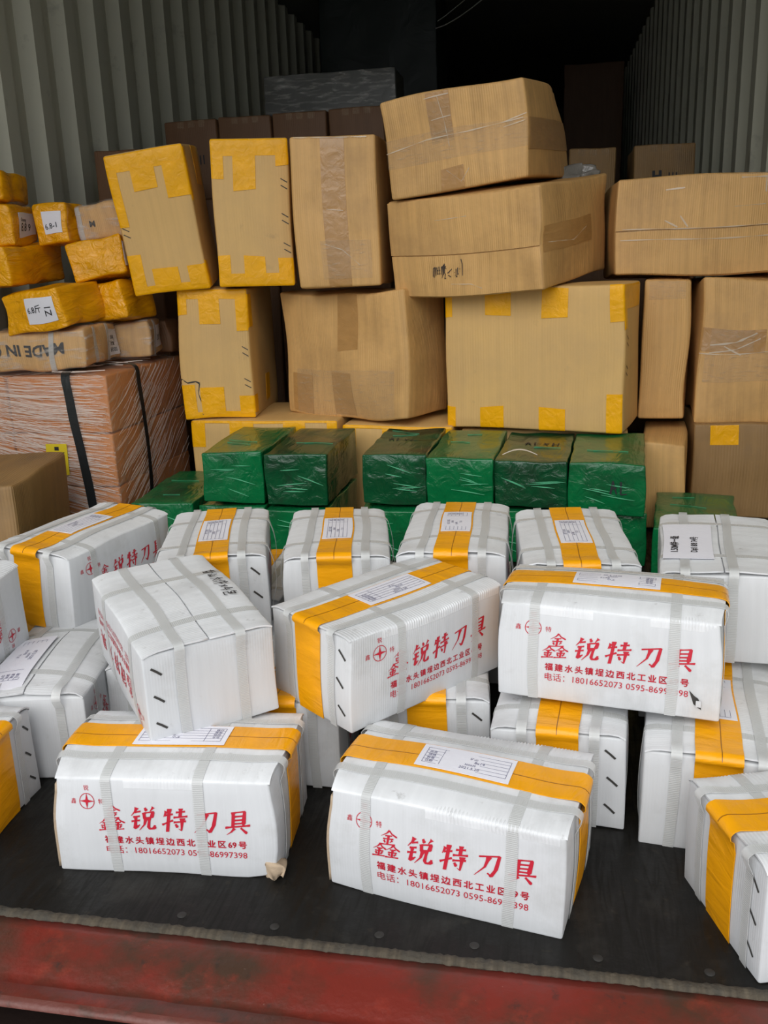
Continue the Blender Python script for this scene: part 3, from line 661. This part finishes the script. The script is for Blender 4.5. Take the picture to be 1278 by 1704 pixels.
S5 = brown((.613, 3.1397, .3020, -.03, 0, .004), (.352, .4195, .4250), 'brown carton with crumpled shiny tape, at the right edge under the wide topmost carton', 115, 'kraft', side=.012, warp=.008,
    tan=(FT(.0, .55, .50, .66),), clear=(FT(.08, .45, .52, .66), FT(.05, .9, .3, .5)), glints=(('front', [(.08, .55), (.3, .58), (.47, .64)], .008), ('front', [(.08, .50), (.3, .53), (.5, .60)], .006), ('front', [(.0, .49), (.4, .50), (.95, .52)], .004), ('front', [(.2, .55), (.35, .49)], .005)))
# third row
T1 = brown((-1.2819, 3.0604, .7640, .2505, .0945, -.1091), (.2416, .4800, .4370), 'pale carton leaning to the left with yellow tape all round its face edges', 121, 'kraft_pale', trim=.36,
    amber=(FT(0, 1, .88, 1), FT(0, .13, .50, .9), FT(.30, .60, .74, .9), FT(.70, 1, .66, .9), FT(0, 1, 0, .06), FT(0, .19, .04, .30), FT(.30, .64, .04, .18), FT(.76, 1, .04, .18), RT(.55, .85, .72, 1), RT(0, .1, .62, .98), RT(0, .1, .02, .2)),
    staples=(FT(.07, .62), FT(.07, .46)), side=.003, warp=.004)
T2 = brown((-.9976, 3.0608, .7519, .2552, -.0029, .0016), (.2422, .4194, .4446), 'pale upright carton with a full yellow band on top and three staple pairs at right', 122, 'kraft_pale', trim=.36,
    amber=(FT(0, 1, .88, 1), FT(0, .16, .74, .9), FT(.28, .57, .65, .9), FT(.83, 1, .81, .9), FT(0, 1, 0, .09), FT(0, .17, .06, .22), FT(.35, .63, .06, .21), FT(.80, 1, .06, .19)),
    staples=(FT(.93, .69), FT(.93, .46), FT(.93, .26)), side=.003, warp=.003)
T3 = brown((-.6752, 3.0203, .7464, .0444, 0, -.0105), (.2624, .3997, .4411), 'plain upright brown carton with one wide vertical tape strip, beside the yellow-banded one', 123, 'kraft',
    tan=(FT(.36, .64, 0, 1),), clear=(FT(.3, .9, .05, .3),), side=.006, warp=.005, glints=(('front', [(.35, .28), (.55, .24), (.75, .14)], .003), ('front', [(.4, .52), (.6, .5)], .003), ('front', [(.05, .99), (.9, .985)], .004)))
T5 = brown((-.1472, 3.0583, .7420, -.3977, .1039, -.0378), (.5048, .6178, .2905), 'long brown carton tilted on the wall with black scrawl under its flap seam', 124, 'kraft', trim=.50, step=.022,
    seams=(FT(.43),), side=.005, warp=.006, crush=((1, -1, .45, .035, .012), (1, 1, 1, .06, -.02)), tan=(RT(.02, .72, .36, .62),), clear=(FT(.0, .98, .44, .62),), glints=(('front', [(.42, .14), (.55, .13), (.62, .08)], .003), ('front', [(.35, .78), (.55, .80)], .003), ('right', [(.05, .45), (.4, .42), (.6, .52)], .003)))
T4 = brown((-.2290, 3.0234, 1.0330, -.2053, .0807, -.0916), (.4251, .5393, .2667), 'topmost brown carton, tilted with its right end raised, crossed by clear tape', 125, 'kraft', step=.022,
    seams=(), side=.006, warp=.006, tan=(FT(.34, .50, .52, .98), FT(.38, .54, 0, .24), RT(0, 1, .30, .62)), clear=(FT(0, 1, .33, .62), FT(.34, .5, .5, .9)), crush=((1, 1, 1, .10, .03),), glints=(('front', [(.0, .50), (.3, .55), (.6, .56), (.97, .62)], .004), ('front', [(.42, .95), (.45, .7), (.46, .45)], .003), ('front', [(.33, .93), (.5, .95)], .004), ('front', [(.36, .72), (.5, .74)], .003), ('front', [(.84, .60), (.99, .66)], .004), ('front', [(.84, .55), (.98, .59)], .003), ('front', [(.42, .22), (.52, .08), (.58, .2)], .003)))
T6 = brown((.415, 3.1824, .7400, .0450, -.03, .010), (.500, .40, .2900), 'wide brown carton with a taped flap seam, topmost at the right edge of the picture', 126, 'kraft', step=.022,
    seams=(FT(.47),), side=.006, warp=.006, clear=(FT(.02, 1, .36, .62), FT(.70, .86, .86, .99), FT(.02, .3, .7, .97), FT(.70, .86, .6, .99)), glints=(('front', [(.04, .49), (.35, .475), (.8, .48), (.99, .475)], .004), ('front', [(.03, .375), (.5, .37), (.99, .365)], .005), ('front', [(.28, .56), (.36, .49)], .006), ('front', [(.37, .60), (.42, .49)], .006), ('front', [(.71, .95), (.87, .955)], .012), ('front', [(.85, .95), (.855, .8)], .006), ('front', [(.68, .67), (.86, .68)], .004), ('front', [(.27, .86), (.38, .87)], .006)))
# scrawl on the tilted long carton
SCR = [[(0, .1), (.06, .8), (.2, .9), (.16, .2), (.04, 0)], [(.3, .9), (.28, .2)], [(.42, .9), (.40, .3), (.55, .35)], [(.42, .6), (.54, .62)], [(.62, .95), (.6, .3), (.74, .36)], [(.62, .64), (.74, .66)], [(.86, .95), (.82, .4), (.92, .2), (.84, -.05)],
       [(.96, 1.0), (.96, .3), (1.06, .3)], [(1.06, 1.1), (1.04, .2)], [(1.16, 1.2), (1.12, .4), (1.2, .3), (1.1, -.1), (1.26, -.05)], [(1.28, 1.0), (1.2, .8), (1.34, .75)],
       [(1.42, .36), (1.86, .72)], [(1.46, .2), (1.74, .04)], [(2.1, .42), (2.12, .38)], [(2.14, .18), (2.16, .14)], [(2.26, .7), (2.24, 0), (2.36, .1)], [(2.42, .8), (2.38, .2), (2.5, .3)], [(2.62, .7), (2.6, .64)], [(2.76, 1.5), (2.86, 1.1), (2.84, .1)]]
v, f = scrawl(SCR, .07); v = np.array(v) * .034
T5[1].decal('front', v, f, -.10, .060, 'ink', T5[0], 'scrawl', .0062)

# ------------------------------------------------------------------ green taped boxes
def green(pose, dims, label, seed, m='greenfilm', marks=None):
    x, y, z, yaw = pose
    R = root('green_box', label, 'box', (x, y, z), (yaw, 0, 0), 'green tape-wrapped boxes')
    c = Carton(*dims, .0045, .002, .0012, .0028, seed, (), (.06, .25))
    c.body(R, m, 'taped_body', .02)
    q = np.random.RandomState(seed)
    # loose folds of the tape skin, paler green painting their gloss highlights
    for k in range(7):
        face = ('front', 'front', 'top', 'front', 'front', 'front', 'top')[k]; ln, b0, b1 = c.ext(face)
        a0 = q.uniform(-.42, .05) * ln; b_ = b0 + q.uniform(.2, .85) * (b1 - b0); w = q.uniform(.25, .5) * ln; sl = q.uniform(-.45, .1)
        vv, ff = ribbons([[(a0, b_), (a0 + w * .5, b_ + sl * w * .45), (a0 + w, b_ + sl * w)]], lambda t, d, tg: .0022 * np.sin(np.pi * np.clip(t, .02, .98)))
        vv = np.array(vv); lim = (dims[1] / 2 if face == 'top' else dims[2]); vv[:, 1] = np.clip(vv[:, 1], b0 + .004, b1 - .004); vv[:, 0] = np.clip(vv[:, 0], -ln / 2 + .004, ln / 2 - .004)
        P = c.fp(face, vv[:, 0], vv[:, 1]); V, n = c.D(P); h = np.zeros(len(V)); nn = len(V) // 2; h[nn:] = .0022
        mesh('fold_highlight', V + n * (.0006 + h)[:, None], ff, 'greengloss', R)
    if marks:
        vv, ff = scrawl(marks[0], .09); vv = np.array(vv) * marks[1]
        c.decal(marks[2], vv, ff, marks[3], marks[4], 'ink', R, 'handwriting', .0016)
    return R, c
GM = [[(0, .2), (.1, .9), (.3, .2)], [(.05, .5), (.3, .55)], [(.5, .9), (.5, .2), (.8, .25)], [(.6, .7), (.85, .75)], [(1.0, .9), (1.2, .2)], [(1.25, .9), (.95, .25)], [(1.5, .9), (1.45, .2), (1.75, .2), (1.8, .8)], [(1.5, .55), (1.75, .55)]]
green((-.9143, 2.6038, .1580, .0385), (.1803, .4145, .1476), 'bright green taped box, upper left of the pair nearest the wrapped pallet', 201)
green((-.7142, 2.5796, .1580, .0004), (.1797, .3951, .1490), 'dark green taped box with dirty blackened top, right one of the left pair', 202, 'greendark')
green((-.4337, 2.6047, .1600, -.0146), (.1815, .4069, .1420), 'dark green taped box with scribbled top, leftmost of the row of four', 203, 'greendark', (GM, .045, 'top', -.05, -.02))
green((-.2448, 2.5952, .1580, -.0400), (.1837, .4054, .1373), 'plain bright green taped box, second in the row of four', 204)
green((-.0498, 2.6109, .1580, -.0597), (.1955, .4284, .1290), 'dark green taped box with handwriting on its top and a loose pale tape end', 205, 'greendark', (GM, .05, 'top', -.03, -.02))
green((.1515, 2.5730, .1500, -.0726), (.1983, .4166, .1404), 'bright green taped box at the right end of the row of four', 206, 'greenfilm', (GM[:3], .05, 'front', .01, .05))
green((-1.1492, 2.6205, 0, .0514), (.1961, .4315, .1500), 'low green taped box on the floor directly beside the film-wrapped pallet', 207)
green((.3825, 2.4861, 0, -.1290), (.2116, .3725, .1348), 'green taped box on the floor behind the stickered white carton at right', 208, 'greenfilm')
for i, (gx, gy, gw, lb) in enumerate([(-.915, 2.585, .20, 'green taped box on the floor beneath the bright upper left one'), (-.712, 2.56, .175, 'green taped box on the floor beneath the dirty-topped one'),
        (-.436, 2.58, .19, 'green taped box on the floor beneath the scribbled leftmost of four'), (-.243, 2.575, .185, 'green taped box on the floor beneath the plain second of four'),
        (-.048, 2.59, .19, 'green taped box on the floor beneath the one with pale tape end'), (.155, 2.59, .20, 'green taped box on the floor beneath the right end of four')]):
    green((gx, gy, 0, -.01 * i), (gw, .40, .149), lb, 210 + i)
# loose tape end curling over the dark green box
V, F = [], []
for i in range(15):
    t = i / 14; x = -.14 + .095 * t; y = 2.455 - .006 * math.sin(3 * t); z = .2925 + .016 * math.sin(math.pi * t); w = .008 * math.sin(math.pi * min(max(t, .06), .94))
    V += [(x, y - w / 2, z), (x, y + w / 2, z + .002)]
F = [(2 * i, 2 * i + 2, 2 * i + 3, 2 * i + 1) for i in range(14)]
o = mesh('loose_tape_end', V, F, 'strand'); o['label'] = 'thin pale curl of tape lying on the dark green handwritten box'; o['category'] = 'tape'

# ------------------------------------------------------------------ film-wrapped pallet of orange cartons
PX0, PX1, PY0, PY1 = -2.02, -1.388, 2.625, 3.225
P = root('wrapped_load', 'film-wrapped stack of orange cartons with black strapping, against the left wall', 'load', ((PX0 + PX1) / 2, (PY0 + PY1) / 2, 0), (.012, 0, 0))
pw, pd = PX1 - PX0, PY1 - PY0
zs = [(0, .138), (.141, .314), (.318, .500)]
for k, (z0, z1) in enumerate(zs):
    for (x0, x1) in ((-pw / 2, PX1 - .345 - (PX0 + PX1) / 2 - .004), (PX1 - .345 - (PX0 + PX1) / 2, pw / 2)):
        for (y0, y1) in ((-pd / 2, -.003), (.003, pd / 2)):
            c = Carton(x1 - x0, y1 - y0, z1 - z0, .006, .002, .002, .002, 300 + k)
            o = c.body(P, 'orange', 'orange_carton', .06); o.location = ((x0 + x1) / 2, (y0 + y1) / 2, z0)
            if y0 < 0:
                for a in (-.5 * (x1 - x0) + .014, .5 * (x1 - x0) - .014):
                    pass
wrapc = Carton(pw + .012, pd + .012, .508, .02, .006, .004, .003, 310)
# film skin: front, right and top sheets
def skin(face, m, sx, sy, rot, name='stretch_film'):
    ln, b0, b1 = wrapc.ext(face)
    na, nb = 24, 20
    A, B = np.meshgrid(np.linspace(-ln / 2, ln / 2, na), np.linspace(b0, b1, nb), indexing='ij'); A = A.ravel(); B = B.ravel()
    Pp = wrapc.fp(face, A, B); V, n = wrapc.D(Pp); G = grid_faces(na, nb)
    c_, s_ = math.cos(rot), math.sin(rot); uv = np.stack([A * c_ + B * s_, -A * s_ + B * c_], 1)
    return mesh(name, V + n * .003, G, m, P, uv[G].reshape(-1, 2))
skin('front', 'film', 1, 1, -.30); skin('right', 'film_side', 1, 1, .62); skin('top', 'film', 1, 1, .2)
# film folds as whitish ridges with painted-in highlights, fanning from the right-hand corner
V, F = [], []; q = np.random.RandomState(5)
def ridge(face, p0, p1, w, h):
    p0 = np.array(p0); p1 = np.array(p1); t = np.linspace(0, 1, 9)[:, None]; pts = p0 + (p1 - p0) * t; pts[:, 1] += -.008 * np.sin(np.pi * t[:, 0])
    ln, b0, b1 = wrapc.ext(face)
    ok = (np.abs(pts[:, 0]) < ln / 2 - .001) & (pts[:, 1] > b0 + .002) & (pts[:, 1] < b1 - .002)
    pts = pts[ok]
    if len(pts) < 2: return
    S, n = wrapc.D(wrapc.fp(face, pts[:, 0], pts[:, 1])); up = np.array([0, 0, 1.0]) if face != 'top' else np.array([0, 1.0, 0])
    o = len(V)
    for a, nn in zip(S, n): V.extend([(a + nn * .0035 - up * w / 2).tolist(), (a + nn * (.0035 + h)).tolist(), (a + nn * .0035 + up * w / 2).tolist()])
    for i in range(len(S) - 1):
        b = o + 3 * i; F.extend([(b, b + 3, b + 4, b + 1), (b + 1, b + 4, b + 5, b + 2)])
for i in range(250):
    e = q.uniform(.03, .50); sl = max(0, .38 * (1 - e / .5) + q.normal(0, .06))
    x1 = pw / 2 - .002 - abs(q.normal(0, .07)); x0 = x1 - q.uniform(.25, .60)
    ridge('front', (x0, e + sl * (x1 - x0)), (x1, e), q.choice([.0006, .0009, .0014, .0022]), q.uniform(.0006, .0018))
for i in range(110):
    e = q.uniform(.02, .45); x0 = -pd / 2 + abs(q.normal(0, .2)); w = q.uniform(.08, .35)
    ridge('right', (x0, e), (x0 + w, e + w * (.62 + q.normal(0, .06))), q.uniform(.0005, .0012), .001)
for i in range(24):
    x0 = q.uniform(-.3, .2); ridge('top', (x0, q.uniform(-.3, .2)), (x0 + q.uniform(.05, .3), q.uniform(-.3, .3)), .002, .003)
o = mesh('film_fold_highlights', V, F, 'strand', P); o['kind'] = 'stuff'
wrapc.wrap('x', .150, .030, .0, 2 * .508 + pd, 'blackstrap', P, 'black_strap', off=.006, thick=.001, step=.03, skew=-.10)
wrapc.wrap('y', -.10, .026, .0, 2 * .508 + pw, 'blackstrap', P, 'black_strap', off=.0055, thick=.001, step=.03, skew=.02)
yl = wrapc.patch('front', .086, .158, .185, .288, 'yellowlabel', P, 'yellow_sticker', off=.0078, thick=.0006)
v, f = merge2d([(rect2d(.094, .258 - .017 * k, .094 + (.04 if k % 2 else .054), .261 - .017 * k), 0, 0) for k in range(4)] + [(rect2d(.115, .267, .130, .279), 0, 0)])
wrapc.decal('front', v, f, 0, 0, 'ink', yl, 'sticker_print', .0084)

# dull brown carton in front of the pallet
Vb = brown((-1.665, 2.235, .0, .2078, 0, .003), (.47, .4165, .285), 'dull brown carton with dented dusty top, at the left edge before the wrapped pallet', 330, 'kraft_dull', name='brown_carton', group=None, top=-.006, side=.006, warp=.008,
    crush=((1, -1, 1, .12, .03),), r=.012)

# ------------------------------------------------------------------ small parcels on the pallet
def parcel(pose, dims, label, seed, m='yellowfilm', group='small yellow taped parcels on the pallet', name='yellow_parcel', sticker=None, txt=None, warp=.006, bands=(), film=False, trim=None):
    x, y, z, yaw, rx, ry = pose; L, Wd, H = dims
    if trim:
        RR = nRz(yaw) @ nRx(rx) @ nRy(ry); sh = RR @ np.array([0, (trim - Wd) / 2, 0]); x, y, z = x + sh[0], y + sh[1], z + sh[2]; Wd = trim
    R = root(name, label, 'parcel', (x, y, z), (yaw, rx, ry), group)
    c = Carton(L, Wd, H, .009, .004, .004, warp, seed, (), (.08, .3))
    c.body(R, m, 'taped_body' if m == 'yellowfilm' else 'body', .015)
    def rect(face, u0, u1, v0, v1):
        ln, b0, b1 = c.ext(face); return -ln / 2 + u0 * ln, -ln / 2 + u1 * ln, b0 + v0 * (b1 - b0), b0 + v1 * (b1 - b0)
    if sticker:
        a = rect(*sticker[:5]); s = c.patch(sticker[0], *a, 'label', R, 'paper_label', off=.0024, thick=.0008, step=.02)
        for k, (tx, fu, fv, h, ro) in enumerate(sticker[5]):
            v, f = text2d(tx, height=h, off=.01)
            c.decal(sticker[0], v, f, a[0] + fu * (a[1] - a[0]), a[2] + fv * (a[3] - a[2]), 'ink', s, 'label_writing', .0031, rot=ro)
    for (face, u, w) in bands:
        a = rect(face, u - w, u + w, .0, 1); c.patch(face, *a, 'strap', R, 'band', off=.003, thick=.001, step=.02)
    if film:
        for face in ('front', 'right', 'top'):
            ln, b0, b1 = c.ext(face); c.patch(face, -ln / 2, ln / 2, b0, b1, 'clearwrap', R, 'clear_wrap', off=.005, thick=.0005, step=.03)
    if txt:
        for (face, s, wdt, ox, oy, fl_) in txt:
            v, f = text2d(s, width=wdt, off=.03); c.decal(face, v, f, ox, oy, 'ink', R, 'print', .0018, flip=fl_)
    return R, c
parcel((-1.6686, 2.7740, .5200, .0604, .03, -.0331), (.4001, .2596, .118), 'brown film-wrapped parcel printed upside down, lowest at the left on the pallet', 401, 'kraft', 'small brown film-wrapped parcels', 'brown_parcel',
    txt=[('front', 'MADE IN CHINA', .36, -.135, .034, True)], bands=(('front', .74, .02), ('right', .28, .03), ('right', .68, .03)), film=True,
    sticker=('right', .70, .98, .10, .85, [('规格', .2, .62, .014, 0), ('数量', .2, .38, .014, 0), ('8000', .15, .12, .016, 0)]))
parcel((-1.452, 3.02, .5300, .20, .0, -.06), (.13, .18, .115), 'small brown film-wrapped parcel behind the upside-down printed one', 402, 'kraft', 'small brown film-wrapped parcels', 'brown_parcel', bands=(('right', .3, .05),), film=True,
    sticker=('right', .35, .8, .2, .85, [('20', .2, .3, .02, 0)]))
parcel((-1.425, 3.155, .5200, .0, 0, -.06), (.12, .10, .115), 'dark brown parcel in shadow at the far end of the pallet top', 403, 'kraft_dark', 'small brown film-wrapped parcels', 'brown_parcel')
parcel((-1.5896, 2.7476, .6480, -.0764, .0602, -.1156), (.21, .2503, .126), 'yellow taped parcel with a white hand-marked label at the left, lowest of the yellow ones', 411, sticker=('front', .42, .90, .20, .80, [('6.8斤', .08, .38, .022, .06), ('Z1', .86, .2, .020, 1.5)]))
parcel((-1.468, 2.955, .6520, -.05, -.03, -.13), (.150, .20, .126), 'yellow taped parcel right behind the lowest labelled one, beside the leaning carton', 412)
parcel((-1.8367, 2.8116, .7760, .0598, .0422, -.0692), (.3189, .3830, .120), 'yellow taped parcel with a dark shaded side, in the middle layer at left', 413, trim=.383)
parcel((-1.5183, 3.0350, .7830, .2544, -.06, -.1633), (.1862, .4396, .122), 'bright yellow taped parcel under the brown film-wrapped one, beside the leaning carton', 414, trim=.20, sticker=('right', .02, .35, .2, .8, []))
parcel((-1.80, 2.8013, .9080, .1459, .0474, -.0238), (.185, .2032, .120), 'yellow taped parcel with a slanting white label on its shaded side, upper layer', 415, sticker=('right', .30, .86, .22, .82, [('8.8 9', .12, .25, .024, -.1), ('Guang', .12, .6, .014, -.1)]))
parcel((-1.625, 2.905, .9050, .10, 0, -.05), (.115, .16, .128), 'yellow taped parcel with a torn-looking label, right one in the upper layer', 416, sticker=('front', .28, .86, .26, .80, [('6.8-1', .1, .2, .018, .1)]))
parcel((-1.83, 2.84, 1.0400, .20, 0, -.06), (.17, .22, .090), 'topmost yellow taped parcel, alone above the others at the left edge', 417, sticker=('front', .45, .95, .18, .85, [('6.8斤', .08, .2, .018, .05)]))
parcel((-1.4860, 2.965, .9150, .12, .0, -.14), (.155, .15, .115), 'small brown carton under crinkled film atop the yellow parcels, left of the leaning carton', 418, 'kraft', 'small brown film-wrapped parcels', 'brown_parcel', film=True,
    txt=[('front', 'M', .02, -.035, .045, False)], bands=(('front', .06, .06),), sticker=('right', .15, .75, .30, .95, [('20', .3, .4, .02, 0)]))

# ------------------------------------------------------------------ things in the dark depth of the container
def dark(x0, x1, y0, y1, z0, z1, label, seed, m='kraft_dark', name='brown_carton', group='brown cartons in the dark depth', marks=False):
    R = root(name, label, 'carton', ((x0 + x1) / 2, (y0 + y1) / 2, z0), (0, 0, 0), group)
    c = Carton(x1 - x0, y1 - y0, z1 - z0, .008, .004, .004, .003, seed)
    c.body(R, m, step=.06)
    if marks:
        v, f = merge2d([(rect2d(-.05, 0, -.038, .05), 0, 0), (rect2d(-.022, 0, -.01, .05), 0, 0), (rect2d(-.05, .02, -.01, .032), 0, 0), (rect2d(.02, 0, .026, .04), 0, 0), (rect2d(.036, 0, .042, .04), 0, 0), (rect2d(.052, 0, .058, .04), 0, 0)])
        c.decal('front', v, f, 0, (z1 - z0) * .45, 'ink', R, 'handling_marks', .0015)
        for k in range(3):
            c.patch('front', -.06 + .05 * k, -.03 + .05 * k, z1 - z0 - .03, z1 - z0 - .004, 'clear', R, 'clear_tape', off=.002, thick=.0006)
    return R, c
dk = ['brown printed carton leftmost of the dim rear row above the leaning carton', 'second brown printed carton of the dim rear row', 'third brown printed carton of the dim rear row, under the wrapped panel', 'brown printed carton at the right end of the dim rear row, beside the topmost carton']
for k in range(4):
    x0 = -1.785 + .258 * k
    dark(x0, x0 + .252, 4.2, 4.55, 1.12, 1.462 + .004 * k, dk[k], 500 + k, marks=True)
dark(-1.80, -1.27, 4.15, 4.7, 0, 1.116, 'large brown carton beneath the left half of the dim rear row', 510)
dark(-1.262, -.74, 4.15, 4.7, 0, 1.116, 'large brown carton beneath the right half of the dim rear row', 511)
dark(-1.80, -1.56, 3.52, 3.9, .0, 1.268, 'tall brown carton in the dark just behind the leaning carton', 512)
R, c = dark(-1.50, -.81, 4.85, 5.1, 1.14, 1.745, 'grey panel crate under clear film behind the dim rear row', 513, 'greypanel', 'film_wrapped_crate', None)
c.patch('front', -.34, .34, 0.005, .60, 'clearwrap', R, 'clear_wrap', off=.006, thick=.0006)
dark(-1.50, -.81, 4.8, 5.3, 0, 1.135, 'large brown carton carrying the film-wrapped panel crate', 514)
dark(.045, .245, 4.4, 4.8, .98, 1.272, 'dim brown carton with shiny tape right behind the topmost tilted carton', 515, 'kraft_dull', marks=True)
dark(.325, .585, 4.4, 4.8, .98, 1.272, 'dim brown carton with printed marks near the right wall', 516, 'kraft_dull', marks=True)
dark(.04, .60, 4.35, 4.9, 0, .976, 'large brown carton carrying the two dim cartons at right', 517)
dark(.03, .55, 9.0, 9.6, 0, 2.45, 'tall brown stack barely visible in the dark behind the topmost carton', 518)
R, c = dark(-1.62, -.82, 6.6, 7.2, 0, 2.6, 'tall dark green tarpaulin-covered load in the depth', 519, 'blackwrap', 'covered_load', None)
# loose cables under the roof
def tube(name, pts, r, m, parent=None, n=6):
    V, F = [], []; pts = np.array(pts, float)
    for i, p in enumerate(pts):
        t = pts[min(i + 1, len(pts) - 1)] - pts[max(i - 1, 0)]; t /= np.linalg.norm(t); a = np.cross(t, (0, .3, 1.0)); a /= np.linalg.norm(a); b = np.cross(t, a)
        V += [(p + r * (a * math.cos(2 * math.pi * k / n) + b * math.sin(2 * math.pi * k / n))).tolist() for k in range(n)]
    F = [(i * n + k, i * n + (k + 1) % n, (i + 1) * n + (k + 1) % n, (i + 1) * n + k) for i in range(len(pts) - 1) for k in range(n)]
    return mesh(name, V, F, m, parent)
o = tube('cable', [(-.80 + .75 * t, 6.4, 2.25 + .52 * t ** 1.4) for t in np.linspace(0, 1, 14)], .004, 'cable'); o['label'] = 'thin pale cable hanging from the roof in the dark'; o['category'] = 'cable'
o = tube('cable', [(-.78 + .66 * t, 6.35, 2.28 + .47 * t ** 1.1) for t in np.linspace(0, 1, 14)], .003, 'cable'); o['label'] = 'second, thinner cable beside the first one under the roof'; o['category'] = 'cable'
# crumpled clear film behind the tilted long carton
cf = Carton(.16, .08, .045, .02, .01, .01, .012, 601, (), (.03, .09))
R = root('crumpled_film', 'crumpled grey film wad showing behind the topmost carton, on the tilted long one', 'film', (.045, 3.20, 1.035), (0, 0, 0)); cf.body(R, 'greyfilm', 'wad', .008)
